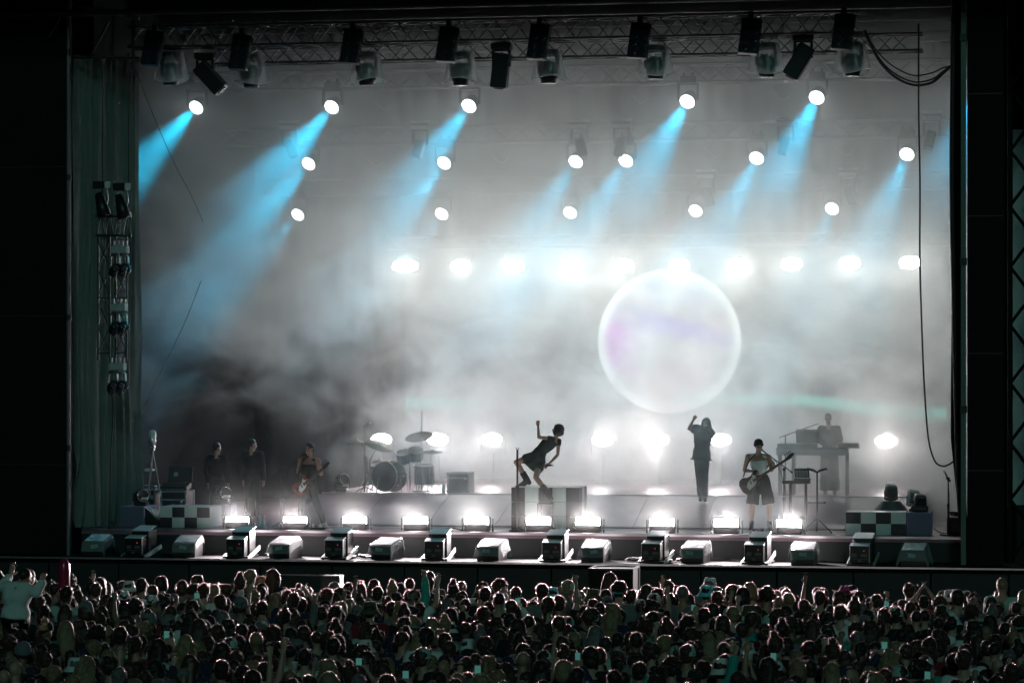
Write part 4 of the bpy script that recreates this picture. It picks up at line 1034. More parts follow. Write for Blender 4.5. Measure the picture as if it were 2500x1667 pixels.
# cables across the stage edge
for i, (pts, lb) in enumerate((([(1250, 1220), (1285, 1216), (1310, 1209), (1330, 1216), (1385, 1219)], "cable looping between the two footlights before the block"),
        ([(1560, 1213), (1580, 1209), (1640, 1212), (1655, 1214)], "cable tangle left of the ninth footlight"), ([(2010, 1221), (2060, 1222), (2072, 1214), (2075, 1205)], "cable running to the checkered box behind the bass player"),
        ([(2145, 1212), (2160, 1222), (2190, 1226), (2215, 1224)], "cable running from the blue lilac box to the bunched curtain"), ([(1000, 1215), (1040, 1212), (1060, 1217), (1072, 1213)], "cable between the fourth and fifth footlight"))):
    mb = MB(); mb.tube(smooth_path([atz(u * K, v * K, STAGE_Z + .015) for u, v in pts]), .013, 5); tag(mb.build("stage_cable", M_cable), lb, "cable", "cables on the stage edge")

# ---------------------------------------------------------------- crew corner at the left: tripod, cases, desk, extinguisher
p = at(372, 1240, 1.4); t = thing("tripod_lamp", "silver capsule headed lamp on a tall thin tripod near the side curtain", "tripod", (p.x, 1.4, STAGE_Z)); o = Vector((p.x, 1.4, STAGE_Z))
gz = lambda v: at(372, v, 1.4).z - STAGE_Z
mb = MB(); mb.lathe([(0, gz(1085)), (.055, gz(1084)), (.068, gz(1078)), (.070, gz(1060)), (.068, gz(1058)), (.066, gz(1055)), (.068, gz(1052)), (.07, gz(1070)) if 0 else (.07, gz(1052)), (.075, gz(1070)) if 0 else (.075, gz(1062)) if 0 else (.072, gz(1048))], (0, 0, 0), n=18) if 0 else mb.lathe([(0, gz(1086)), (.06, gz(1085)), (.082, gz(1080)), (.084, gz(1073)), (.076, gz(1071)), (.076, gz(1069))], (0, 0, 0), n=18); mb.build("collar", M_alu, t)
mb = MB(); mb.lathe([(.078, gz(1070)), (.08, gz(1064)), (.08, gz(1058)), (.07, gz(1052)), (.045, gz(1050)), (0, gz(1049))], (0, 0, 0), n=20); mb.build("capsule", mat("capsule_grey", (.6, .64, .63), .3), t)
mb = MB(); mb.cyl((0, 0, gz(1120)), (0, 0, gz(1085)), .03); mb.box((0, 0, gz(1090)), (.12, .08, .05)); mb.box((0, 0, gz(1097)), (.1, .08, .04)); mb.build("neck", M_steel, t)
for (du, vb, dy) in ((-18, 1232, -.25), (-8, 1240, .3), (33, 1240, 0)):
    q = at(372 + du, vb, 1.4 + dy) - o; mb = MB(); mb.cyl((0, 0, gz(1100)), (q.x, q.y, .0), .014); mb.build("leg", M_steel, t)
def flight_case(u0, u1, v0, v1, Y, label, z0=STAGE_Z, fr=M_alu, grp="flight cases in the wing"):
    a, b = at(u0, v1, Y), at(u1, v0, Y); t = thing("flight_case", label, "flight case", ((a.x + b.x) / 2, Y, z0), 0, grp); w_, h = b.x - a.x, b.z - z0
    mb = MB(); mb.box((0, .3, h / 2), (w_ - .02, .58, h - .02)); mb.build("panel_box", M_plast, t)
    for x in (-1, 1):
        for y in (0, .6):
            mb = MB(); mb.box((x * (w_ / 2 - .015), y, h / 2), (.035, .035, h)); mb.build("edge_rail", fr, t)
    for z in (.018, h * .72, h - .018):
        for y in (0, .6):
            mb = MB(); mb.box((0, y, z), (w_ - .07, .03, .035)); mb.build("edge_rail", fr, t)
    mb = MB(); mb.lathe([(0, -.01), (.05, -.01), (.05, .0), (0, .0)], (w_ * .3, -.018, h * .66), (0, -1, 0), 14); mb.build("butterfly_latch", M_chrome, t)
    for sx in (-1, 1):
        for z in (.03, h - .03):
            mb = MB(); mb.ell((sx * (w_ / 2 - .01), -.01, z), .035, 8, 6); mb.build("ball_corner", fr, t)
    return t
flight_case(392, 455, 1198, 1243, 2.0, "flight case with silver edges behind the fire extinguisher", STAGE_Z)
flight_case(335, 378, 1185, 1243, 2.1, "dark flight case behind the tripod legs", STAGE_Z, M_steel)
p = at(402, 1165, 2.6); t = thing("mixing_desk", "dark mixing desk with a raised screen lid on the cases", "mixing desk", (p.x + .22, 2.7, at(402, 1196, 2.6).z))
mb = MB(); mb.box((.0, .0, .06), (.62, .4, .12), (R(12), 0, 0), bev=.02); mb.build("console", M_plast, t)
mb = MB(); mb.box((.05, .22, .34), (.55, .03, .34), (R(-16), 0, 0), bev=.01); mb.build("screen_lid", M_dark, t)
mb = MB(); mb.box((-.05, .195, .34), (.09, .012, .09), (R(-16), 0, R(0))); mb.build("lid_plate", mat("lid_grey", (.35, .38, .38), .5), t)
mb = MB()
for i in range(5): mb.box((-.25 + .12 * i, -.19, .02 + .0 * i), (.1, .03, .03))
mb.build("fader_strip", M_steel, t)
p = at(365, 1146, 2.2); t = thing("lamp_tray", "pale bar shaped trays stacked behind the tripod", "tray", (p.x, 2.2, STAGE_Z + .72))
for (z, w_) in ((.0, .34), (.06, .3), (.42, .2)):
    mb = MB(); mb.box((0, 0, z), (w_, .2, .05), bev=.02); mb.build("tray", M_label, t)
mb = MB(); mb.cyl((.05, .02, -.72), (.05, .02, .42), .02); mb.build("post", M_dark, t)
p = at(420, 1243, 1.6); t = thing("fire_extinguisher", "red fire extinguisher standing before the silver edged flight case", "fire extinguisher", (p.x, 1.7, STAGE_Z))
mb = MB(); mb.lathe([(0, 0), (.075, 0), (.078, .02), (.078, .26), (.06, .33), (.025, .37), (0, .37)], (0, 0, 0), n=18); mb.build("cylinder", mat("extinguisher_red", (.50, .02, .03), .3), t)
mb = MB(); mb.box((0, -.02, .40), (.03, .09, .06), bev=.008); mb.box((.0, -.06, .43), (.02, .11, .015)); mb.build("valve", M_plast, t)
mb = MB(); mb.tube(smooth_path([(0, -.03, .39), (-.09, -.05, .36), (-.11, -.05, .22), (-.08, -.06, .1)]), .012, 6); mb.build("hose", M_cable, t)
mb = MB(); mb.lathe([(.0785, .10), (.0785, .2)], (0, 0, 0), n=18); mb.build("band", M_label, t)
p = at(2338, 1310, .1); t = thing("black_speaker", "black speaker cabinet beside the drooping microphone", "speaker", (p.x - .05, .4, STAGE_Z))
mb = MB(); mb.box((0, 0, .18), (.34, .34, .36), bev=.015); mb.build("cabinet", M_plast, t)
mb = MB(); mb.box((-.03, -.175, .18), (.24, .012, .28)); mb.build("grille", M_dark, t)
mb = MB(); rn = random.Random(5); mb.tube(smooth_path([(rn.uniform(-.14, .14), rn.uniform(-.12, .1), .39 + rn.uniform(0, .07)) for _ in range(14)], 4), .014, 5); mb.build("cable_coil", M_cable, t)

# ---------------------------------------------------------------- drum kit on the raised deck
DY = 4.9
def dk(x, y, dy=0): return at(860 + x / 6.533, 980 + y / 6.533, DY + dy)
M_shell = mat("drum_shell", (.02, .04, .035), .22); M_dhead = mat("drum_head", (.03, .035, .035), .35); M_brass = mat("cymbal_bronze", (.25, .22, .15), .3, metal=1.0)
def drum(name, label, c, r_, dep, axis, legs=True, hd=None):
    t = thing(name, label, "drum", c, 0, "drums of the drum kit"); ax = Vector(axis).normalized()
    mb = MB(); mb.cyl(-ax * dep / 2, ax * dep / 2, r_, n=28, caps=False); mb.build("shell", M_shell, t)
    mb = MB()
    for s_ in (-1, 1): mb.lathe([(0, 0), (r_ * .98, 0), (r_ * .98, .01)], ax * s_ * (dep / 2), ax * s_, 28)
    mb.build("drum_skin", hd or M_dhead, t)
    for s_ in (-1, 1):
        q = ax.to_track_quat('Z', 'Y'); mb = MB(); mb.tube([ax * s_ * dep / 2 + q @ Vector((math.cos(a * .2244) * r_ * 1.02, math.sin(a * .2244) * r_ * 1.02, 0)) for a in range(29)], .014, 6); mb.build("hoop", M_chrome, t)
    q = ax.to_track_quat('Z', 'Y'); mb = MB()
    for a in range(8): 
        mb = MB(); d = q @ Vector((math.cos(a * .785) * r_ * 1.03, math.sin(a * .785) * r_ * 1.03, 0)); mb.cyl(d - ax * dep * .42, d + ax * dep * .42, .008, n=5); mb.build("tension_rod", M_chrome, t)
    if legs:
        for a in (-2.2, -.6, 1.4):
            mb = MB(); d = Vector((math.cos(a) * r_ * 1.05, math.sin(a) * r_ * .8, 0)); mb.cyl(d + Vector((0, 0, -dep * .1)), Vector((d.x * 1.15, d.y * 1.15, DECK_Z - c[2])), .011); mb.build("leg", M_chrome, t)
    return t
c = dk(590, 1265); c.z = DECK_Z + .36
drum("bass_drum", "large dark bass drum facing the crowd, biggest of the drum kit", c, .33, .42, (-.35, -1, .03))
c = dk(830, 880, .3); drum("tom_drum", "small rack drum above the bass drum", c, .17, .24, (-.1, -.45, .9))
c = dk(1010, 840, .35); drum("tom_drum", "second small rack drum beside the tall cymbal pole", c, .17, .24, (.1, -.45, .9))
c = dk(1150, 1160, .2); drum("floor_drum", "deep floor drum right of the bass drum", c, .22, .42, (0, -.1, 1))
c = dk(430, 1060, .5); drum("snare_drum", "shallow snare drum left of the bass drum", c, .18, .15, (-.1, -.2, 1))
def cymbal(x, y, bx, label, r_, tilt, dy=0):
    p = dk(x, y, dy); b = dk(bx, 1480, dy); t = thing("cymbal", label, "cymbal", (b.x, b.y, DECK_Z), 0, "cymbals of the drum kit"); o = Vector((b.x, b.y, DECK_Z)); c = p - o
    M = Euler(tilt).to_matrix(); mb = MB(); mb.lathe([(0, .03), (.04, .028), (.06, .012), (r_, -.02), (r_, -.024), (.06, .006), (0, .02)], c, M @ Vector((0, 0, 1)), 30); mb.build("plate", M_brass, t)
    mb = MB(); mb.cyl((0, 0, .3), (0, 0, c.z * .7), .016); mb.cyl((0, 0, c.z * .66), c + Vector((0, 0, .06)), .011); mb.build("pole", M_chrome, t)
    for a in (.5, 2.6, 4.7):
        mb = MB(); mb.cyl((0, 0, .4), (math.cos(a) * .3, math.sin(a) * .3, .012), .010); mb.build("leg", M_chrome, t)
    mb = MB(); mb.ell(c + Vector((0, 0, .05)), .02, 8, 6); mb.build("wing_nut", M_chrome, t)
    return t
cymbal(430, 690, 285, "wide cymbal at the left of the drum kit before a strobe lamp", .33, (.25, .35, 0))
cymbal(80, 640, 240, "cymbal at the far left edge of the drum kit", .25, (.1, .0, 0), .3)
cymbal(1060, 550, 1105, "high cymbal on the tall pole in the middle of the kit", .32, (-.35, -.25, 0), .4)
cymbal(1280, 790, 1240, "low cymbal right of the tall pole", .24, (.15, .0, 0), .2)
cymbal(430, 942, 430, "pair of small hi-hat plates left of the bass drum", .17, (.02, 0, 0), -.1)
p = dk(1105, 1480, .5); t = thing("tall_pole", "tall thin pole rising above the drum kit", "pole", (p.x, p.y, DECK_Z))
mb = MB(); mb.cyl((0, 0, 0), (0, 0, dk(1105, 150, .5).z - DECK_Z), .018); mb.build("tube", M_steel, t)
mb = MB(); mb.cyl((0, 0, 0), (0, 0, .025), .2, n=18); mb.build("foot", M_dark, t)
flight_case(1092, 1145, 1153, 1208, 5.2, "dark amplifier case right of the drum kit with a bottle before it", DECK_Z, M_steel, None)

# ---------------------------------------------------------------- keyboards
KY = 5.0
kk = lambda x, y, dy=0: at(1880 + x / 6.27, 990 + y / 6.27, KY + dy)
a, b = kk(100, 650), kk(1200, 650); t = thing("keyboard_desk", "long pale keyboard table nearly lost in the smoke", "table", ((a.x + b.x) / 2, KY, DECK_Z)); L = b.x - a.x; hz = kk(600, 650).z - DECK_Z
mb = MB(); mb.box((0, .2, hz - .02), (L, .5, .05)); mb.build("table_top", M_plast, t)
mb = MB(); mb.box((0, -.04, hz - .09), (L, .03, .13)); mb.build("front_rail", M_steel, t)
for x in (-L / 2 + .06, -L / 2 + .36, L / 2 - .04):
    for y in (0, .4):
        mb = MB(); mb.box((x, y, hz / 2 - .04), (.05, .05, hz - .09)); mb.build("leg", M_dark, t)
def keyboard(x0, x1, y, dy, label, tilt):
    a, b = kk(x0, y, dy), kk(x1, y, dy); t = thing("keyboard", label, "keyboard", (a + b) / 2, 0, "keyboards on the long table"); L = (b - a).length
    M = Euler((R(tilt), 0, 0)).to_matrix(); mb = MB(); mb.box((0, 0, 0), (L, .34, .09), M, bev=.015); mb.build("case", M_plast, t)
    mb = MB()
    for i in range(int(L / .024)): mb.box(M @ Vector((-L / 2 + .02 + .024 * i, .06, .05)), (.021, .16, .02), M)
    mb.build("key_bed", M_label, t)
    return t
keyboard(120, 720, 615, .2, "wide keyboard at the left end of the long table", 0)
keyboard(1040, 1370, 612, .15, "keyboard overhanging the right end of the long table", -6)
kb = keyboard(400, 740, 470, .45, "tilted upper keyboard seen from its underside in front of the player", -55)
p = kk(235, 640, .1); t = thing("boom_arm", "thin boom arm reaching across to the keyboard player", "microphone stand", (p.x, KY + .1, DECK_Z)); o = Vector((p.x, KY + .1, DECK_Z))
mb = MB(); mb.cyl((0, 0, 0), kk(235, 450, .1) - o, .014); mb.build("pole", M_dark, t)
mb = MB(); mb.cyl(kk(140, 490, .1) - o, kk(740, 275, .1) - o, .012); mb.build("boom", M_dark, t)
mb = MB(); mb.cyl((0, 0, 0), (0, 0, .03), .16, n=16); mb.build("foot", M_dark, t)

# ---------------------------------------------------------------- guitars
def guitar(root, c, head_pt, n, label, bodyc, guard, bw=1.0, bass=False):
    """c: body centre, head_pt: end of headstock, n: direction the front faces"""
    t = thing("bass_guitar" if bass else "electric_guitar", label, "bass guitar" if bass else "guitar", root); c = Vector(c); h = Vector(head_pt)
    ax = (h - c).normalized(); n = Vector(n); n = (n - ax * n.dot(ax)).normalized(); up = n.cross(ax).normalized()
    M = Matrix((ax, up, n)).transposed().to_4x4(); M.translation = c
    half = [(-.22, .0), (-.215, .07), (-.17, .135), (-.09, .155), (-.02, .115), (.05, .105), (.12, .13), (.19, .155), (.215, .135), (.17, .085), (.10, .055)]
    low = [(.10, -.055), (.13, -.10), (.15, -.135), (.10, -.13), (.03, -.105), (-.04, -.12), (-.11, -.165), (-.18, -.145), (-.215, -.08)]
    k = bw; pl = [(x * k, y * k) for x, y in half + low]
    mb = MB(); mb.prism(pl, M, .042); mb.build("guitar_body", bodyc, t)
    Mg = M.copy(); Mg.translation = c + n * .024
    mb = MB(); mb.prism([(x * k * .9, y * k) for x, y in [(-.10, -.10), (.02, -.085), (.10, -.05), (.16, .05), (.12, .11), (.05, .06), (-.06, .03), (-.12, -.03)]], Mg, .004); mb.build("pickguard", guard, t)
    L = (h - c).length
    mb = MB(); mb.box(c + ax * (L * .5 - .02) + n * .03, (L - .16, .05, .025), M.to_3x3()); mb.build("neck", mat("neck_wood", (.10, .06, .045), .4), t)
    Mh = M.copy(); Mh.translation = c + ax * (L - .10) + n * .02
    mb = MB(); mb.prism([(-.02, -.025), (-.02, .028), (.05, .05), (.14, .06), (.19, .045), (.20, .01), (.15, -.01), (.08, -.03)], Mh, .016); hs = mb.build("headstock", mat("head_dark", (.05, .03, .025), .35), t)
    mb = MB()
    for i in range(4 if bass else 6):
        b_ = Mh @ Vector((.02 + (.045 if bass else .028) * i, .05 + .004 * i, 0)); mb.cyl(b_, b_ + up * .035, .005, n=6); mb.ell(b_ + up * .045, (.013, .013, .013), 8, 6)
    mb.build("tuning_peg", M_plast, hs)
    mb = MB(); mb.box(c - ax * .13 * k + n * .03, (.05, .08, .02), M.to_3x3()); mb.build("bridge", M_chrome, t)
    for i in (0, 1):
        mb = MB(); mb.box(c + ax * (.0 + .06 * i) * k + n * .027, (.02, .07, .015), M.to_3x3()); mb.build("pickup", M_plast, t)
    return t

# ---------------------------------------------------------------- the singer, bent back on the stairs
V = Vector
f = Fig(1220, 1000, 5.227, .80, (480, 1000))
j = dict(head=f(738, 258, .02), hup=V((.30, .05, 1)), hface=V((-1, -.15, .35)), shL=f(655, 368, -.09), shR=f(752, 398, .10), elL=f(498, 352, -.16), wrL=f(490, 205, -.12),
         elR=f(742, 575, .16), wrR=f(625, 690, -.02), hipL=f(438, 600, -.06), hipR=f(520, 655, .06), knL=f(212, 668, -.10), anL=f(352, 900, .10), toeL=f(262, 965, .04),
         knR=f(462, 862, -.26), anR=f(612, 1060, -.50), toeR=f(655, 1130, -.64), hdL=V((0, 0, 1)), hdR=V((-.6, -.2, -.5)))
j['bend'] = V((-.05, 0, .03))
me = body(j, fem=True, lk=1.25, hl='fist', hr='grip', pnl=(.3, -1, 0), pnr=(.5, -.7, 0))
M_dk = mat("dark_green_cloth", (.03, .045, .04), .75); M_leather = mat("black_leather", (.015, .015, .015), .35)
mb = MB(); loft(mb, torso_rings(j, [(-.42, .21, .20), (-.25, .205, .185), (-.05, .18, .14), (.12, .16, .125), (.3, .135, .11)], .012)); limb(mb, [j['hipL'], j['hipL'].lerp(j['knL'], .42)], [.11, .115]); limb(mb, [j['hipR'], j['hipR'].lerp(j['knR'], .42)], [.11, .115])
skirt = fuse(mb, "skirt", .014, [M_dk], 2, wrinkle(.014, 14))
sho = shoes(j, [M_leather], .18, "boot", 1.3)
singer = person(f.root, me, "singer in a short dark skirt bending far back on the checkered block, one fist raised", [("top", shirt(j, .012, .30, -.02, [M_dk], True, nm="top")), ("skirt", skirt), ("hair", hair(j, 'bob', [mat("hair_rose", (.075, .04, .045), .5)], seed=2, s=1.06)), ("boot", sho[0]), ("boot", sho[1])])
# boot soles
p0 = f(590, 715, -.05); mt_ = thing("microphone", "hand microphone held low behind the bending singer", "microphone", f.root)
mb = MB(); mb.cyl(p0 + V((-.04, 0, 0)), p0 + V((.12, 0, .015)), .016, .02); mb.build("handle", M_plast, mt_)
mb = MB(); mb.ell(p0 + V((.14, 0, .016)), .026, 10, 8); mb.build("grille", M_alu, mt_)

# ---------------------------------------------------------------- the bass player
f = Fig(1760, 1050, 6.03, .42, (575, 1465))
j = dict(head=f(558, 235, -.03), hup=V((.02, -.08, 1)), hface=V((.45, -1, -.12)), shL=f(400, 385, 0), shR=f(705, 392, .02), elL=f(345, 590, .03), wrL=f(470, 600, -.20), elR=f(745, 590, -.02), wrR=f(785, 540, -.20),
         hipL=f(510, 720, 0), hipR=f(640, 720, 0), knL=f(462, 1095, -.02), anL=f(445, 1400, .03), toeL=f(425, 1450, -.13), knR=f(705, 1090, -.02), anR=f(715, 1400, .03), toeR=f(730, 1450, -.13), hdL=V((.9, -.1, -.15)), hdR=V((-.15, -.2, .8)))
me = body(j, skin=M_skin, hl='grip', hr='grip', pnl=(0, 1, -.5), pnr=(-.6, .6, 0))
M_tank = mat("white_vest", (.60, .66, .64), .8); M_shorts = mat("dark_shorts", (.022, .03, .027), .8)
sho = shoes(j, [mat("dark_shoe", (.03, .04, .04), .5)], .07)
person(f.root, me, "bass player in a white vest, dark cap and long dark shorts", [("vest", shirt(j, .012, 0, -.02, [M_tank], nm="vest", top=.9)), ("shorts", trousers(j, .49, .02, [M_shorts], wide=.045, nm="shorts")), ("cap", hat(j, 'beanie', [mat("cap_black", (.02, .022, .022), .8)])), ("shoe", sho[0]), ("shoe", sho[1])])
guitar(f.root, f(445, 770, -.24), f(1030, 392, -.30), (0, -1, .12), "dark bass guitar with a pale pickguard held by the player in the white vest", mat("bass_body", (.04, .035, .03), .25), mat("guard_pale", (.45, .50, .47), .3), 1.12, True)
mb = MB(); mb.tube(smooth_path([f(330, 690, -.2), f(370, 560, -.16), f(440, 420, -.13), f(560, 350, .05), f(720, 420, .14), f(640, 620, .16)]), .014, 6)
o = mb.build("guitar_strap", M_leather); o.location = f.root; tag(o, "black strap over the shoulder of the bass player", "strap")

# ---------------------------------------------------------------- the guitarist
f = Fig(660, 1040, 5.805, .45, (600, 1440))
j = dict(head=f(556, 318, -.03), hup=V((-.05, 0, 1)), hface=V((-.5, -1, .05)), shL=f(425, 478, 0), shR=f(678, 482, 0), elL=f(392, 655, .04), wrL=f(470, 738, -.18), elR=f(722, 680, -.04), wrR=f(690, 625, -.20),
         hipL=f(485, 810, 0), hipR=f(600, 810, 0), knL=f(448, 1100, -.06), anL=f(430, 1390, .05), toeL=f(400, 1438, -.08), knR=f(665, 1110, 0), anR=f(765, 1385, 0), toeR=f(805, 1440, -.12), hdL=V((.7, -.1, -.4)), hdR=V((-.1, -.2, .8)))
me = body(j, skin=mat("skin_red", (.40, .21, .17), .5), hl='grip', hr='grip', pnl=(0, 1, -.6), pnr=(-.6, .6, 0))
M_vest = mat("black_vest", (.018, .02, .02), .75); M_trs = mat("dark_trousers", (.03, .042, .04), .7)
sho = shoes(j, [mat("white_shoe", (.5, .5, .5), .5)], .05)
person(f.root, me, "guitarist in a black sleeveless vest singing with legs wide apart", [("vest", shirt(j, .012, 0, -.02, [M_vest], nm="vest", top=.92)), ("trousers", trousers(j, .97, .008, [M_trs], wide=.012)), ("hair", hair(j, 'short', [mat("hair_black", (.015, .012, .012), .4)], seed=5)), ("shoe", sho[0]), ("shoe", sho[1])])
guitar(f.root, f(452, 850, -.24), f(805, 560, -.30), (0, -1, .1), "red brown electric guitar with a white pickguard held by the man in the black vest", mat("guitar_red", (.16, .05, .04), .25), mat("guard_white", (.7, .75, .74), .3), 1.0)
mb = MB(); mb.tube(smooth_path([f(390, 780, -.2), f(410, 640, -.15), f(480, 470, -.12), f(600, 430, .02), f(680, 560, .14), f(600, 760, .14)]), .02, 6)
o = mb.build("guitar_strap", M_leather); o.location = f.root; tag(o, "black strap over the shoulder of the guitarist in the vest", "strap")

# ---------------------------------------------------------------- the standing singer half lost in smoke
f = Fig(1660, 990, 6.27, 3.55, (345, 1455)); f.root.z = STAGE_Z + .09 + (3.55 - 1.9) / 1.9 * (DECK_Z - .06 - STAGE_Z - .09)
j = dict(head=f(400, 268, 0), hup=V((.05, 0, 1)), hface=V((-.3, -1, 0)), shL=f(262, 345, 0), shR=f(455, 390, .02), elL=f(140, 355, -.08), wrL=f(210, 215, -.15), elR=f(498, 470, -.06), wrR=f(420, 350, -.20),
         hipL=f(275, 775, 0), hipR=f(385, 775, 0), knL=f(298, 1090, -.02), anL=f(318, 1390, .02), toeL=f(308, 1440, -.12), knR=f(380, 1090, 0), anR=f(376, 1390, .04), toeR=f(388, 1445, -.1), hdL=V((.5, -.1, .8)), hdR=V((-.4, 0, .6)))
me = body(j, hl='point', hr='grip', pnl=(.3, -1, 0), pnr=(-.5, .5, 0)); sho = shoes(j, [M_leather], .06)
M_gsh = mat("grey_tunic", (.05, .055, .05), .8)
person(f.root, me, "long haired singer in a loose dark tunic on the ramp with one arm raised", [("tunic", shirt(j, .035, .75, -.14, [M_gsh], flare=.06, sw=.05, nm="tunic")), ("trousers", trousers(j, .97, .018, [M_gsh], wide=.012)), ("hair", hair(j, 'long', [mat("hair_black", (.015, .012, .012), .4)], seed=8)), ("shoe", sho[0]), ("shoe", sho[1])])
mt_ = thing("microphone", "hand microphone held to the face of the long haired singer on the ramp", "microphone", f.root)
p0 = f(405, 318, -.22); mb = MB(); mb.cyl(p0 + V((.05, 0, -.13)), p0, .014, .018); mb.build("handle", M_plast, mt_)
mb = MB(); mb.ell(p0 + V((-.01, 0, .02)), .025, 10, 8); mb.build("grille", M_alu, mt_)

# ---------------------------------------------------------------- keyboard player
f = Fig(1880, 990, 6.27, 5.75, (900, 1372)); f.root.z = DECK_Z
j = dict(head=f(885, 200, 0), hup=V((.02, -.1, 1)), hface=V((-.1, -1, -.2)), shL=f(775, 350, 0), shR=f(1035, 350, 0), elL=f(735, 520, .03), wrL=f(845, 605, -.25), elR=f(1075, 530, .03), wrR=f(985, 605, -.25),
         hipL=f(850, 735, 0), hipR=f(965, 735, 0), knL=f(845, 1040, 0), anL=f(845, 1310, .03), toeL=f(838, 1352, -.12), knR=f(975, 1040, 0), anR=f(985, 1310, .03), toeR=f(992, 1352, -.12), hdL=V((.2, -.8, -.2)), hdR=V((-.2, -.8, -.2)))
me = body(j, hl='relax', hr='relax', pnl=(0, 0, -1), pnr=(0, 0, -1)); sho = shoes(j, [M_leather], .06)
person(f.root, me, "keyboard player in a dark shirt behind the long table, faint in the smoke", [("shirt", shirt(j, .02, 1.85, -.1, [mat("plum_shirt", (.06, .04, .05), .8)])), ("trousers", trousers(j, .97, .03, [M_gsh], wide=.05)), ("hair", hair(j, 'buzz', [mat("hair_fair", (.16, .10, .08), .6)], seed=9)), ("shoe", sho[0]), ("shoe", sho[1])])

# ---------------------------------------------------------------- two crew members in the dark wing
def stand_joints(h=1.76, yaw=0.0, arms=None, fem=False):
    k = h / 1.76; w_ = .185 if not fem else .155
    j = dict(head=V((0, .02, 1.63)), hup=V((0, .05, 1)), hface=V((0, 1, 0)), shL=V((-w_, 0, 1.43)), shR=V((w_, 0, 1.43)), elL=V((-w_ - .06, -.03, 1.13)), elR=V((w_ + .06, -.03, 1.13)), wrL=V((-w_ - .04, .08, .88)), wrR=V((w_ + .04, .08, .88)),
             hipL=V((-.085, 0, .93)), hipR=V((.085, 0, .93)), knL=V((-.10, .02, .5)), knR=V((.10, .02, .5)), anL=V((-.11, -.03, .09)), anR=V((.11, -.03, .09)), toeL=V((-.12, .12, .035)), toeR=V((.12, .12, .035)))
    if arms: j.update(arms)
    for k_ in j:
        if k_ not in ('hup', 'hface', 'hdL', 'hdR'): j[k_] = j[k_] * k
    return j
for (u, v, Y, fc, lb) in ((530, 1094, 2.6, (.55, .8, 0), "crew member in black seen in profile behind the narrow lilac post"), (616, 1085, 3.2, (.75, .6, .05), "second crew member in black standing deep in the dark wing")):
    hp = at(u, v, Y); z0 = STAGE_Z; sc = (hp.z - z0) / 1.63
    j = stand_joints(1.76 * sc); j['hface'] = V((fc[0], fc[1], fc[2]))
    me = body(j, skin=mat("skin_red", (.40, .21, .17), .5), voxel=.015); o = person(V((hp.x, Y, z0)), me, lb, [("shirt", shirt(j, .02, 1.9, -.1, [mat("crew_black", (.008, .008, .008), .9)], voxel=.018)), ("trousers", trousers(j, .97, .02, [M_vest], voxel=.018)), ("hair", hair(j, 'crew', [mat("hair_black", (.015, .012, .012), .4)], seed=11))], "crew in the dark wing")
    o.rotation_euler = (0, 0, R(180) if 0 else 0)
# ================================================================ the crowd, seen from behind
rn = random.Random(21)
UP = lambda s_: {f'el{s_}': V(((-1 if s_ == 'L' else 1) * .26, .06, 1.58)), f'wr{s_}': V(((-1 if s_ == 'L' else 1) * .20, .10, 1.84))}
POSES = {
    'down': ({}, {}), 
    'point': ({'elR': V((.24, .05, 1.66)), 'wrR': V((.22, .06, 1.93))}, dict(hr='point', pnr=(0, 1, 0))),
    'peace': ({'elL': V((-.24, .05, 1.64)), 'wrL': V((-.20, .06, 1.91))}, dict(hl='peace', pnl=(0, 1, 0))),
    'horns': ({'elR': V((.25, .06, 1.62)), 'wrR': V((.22, .10, 1.88))}, dict(hr='horns', pnr=(0, 1, 0))),
    'lean': ({'elL': V((-.34, .06, 1.62)), 'wrL': V((-.48, .10, 1.84))}, dict(hl='point', pnl=(0, 1, 0))),
    'wave': ({'elR': V((.30, .04, 1.56)), 'wrR': V((.32, .08, 1.82))}, dict(hr='open', pnr=(0, 1, 0))),
    'clap': ({'elL': V((-.22, .16, 1.60)), 'wrL': V((-.06, .16, 1.83)), 'elR': V((.22, .16, 1.60)), 'wrR': V((.06, .16, 1.83))}, dict(hl='open', hr='open', pnl=(1, 0, 0), pnr=(-1, 0, 0))),
    'hold': ({'elR': V((.24, .16, 1.44)), 'wrR': V((.16, .22, 1.68))}, dict(hr='grip', pnr=(-.3, 1, 0))),
    'film': ({'elL': V((-.24, .18, 1.44)), 'wrL': V((-.07, .24, 1.66)), 'elR': V((.24, .18, 1.44)), 'wrR': V((.07, .24, 1.66))}, dict(hl='grip', hr='grip', pnl=(.6, .8, 0), pnr=(-.6, .8, 0))),
    'fist': ({'elL': V((-.29, .04, 1.55)), 'wrL': V((-.28, .06, 1.79))}, dict(hl='fist', pnl=(0, 1, 0))),
}
TPL = {}
def template(pose):
    if pose not in TPL:
        arms, hk = POSES[pose]; j = stand_joints(1.76, arms=arms)
        TPL[pose] = dict(j=j, body=body(j, voxel=.016, **hk), tee=shirt(j, .016, .6, -.1, [M_vest], voxel=.02, nm="shirt"), long=shirt(j, .022, 1.9, -.12, [M_vest], voxel=.02, nm="jacket"), tank=shirt(j, .012, 0, -.1, [M_vest], voxel=.02, nm="vest", top=.9))
    return TPL[pose]
J0 = stand_joints(1.76)
TRS = trousers(J0, .97, .02, [mat("dark_denim", (.02, .025, .035), .8)], voxel=.025)
HAIRM = {}
M_rim_fuzz = mat("rim_light_fuzz", (.60, .29, .31), .42, spec=.4, trans=.48); M_rim_fuzz.node_tree.nodes["Principled BSDF"].inputs["IOR"].default_value = 1.15  # pale pink strands added to imitate the stage rim light on hair
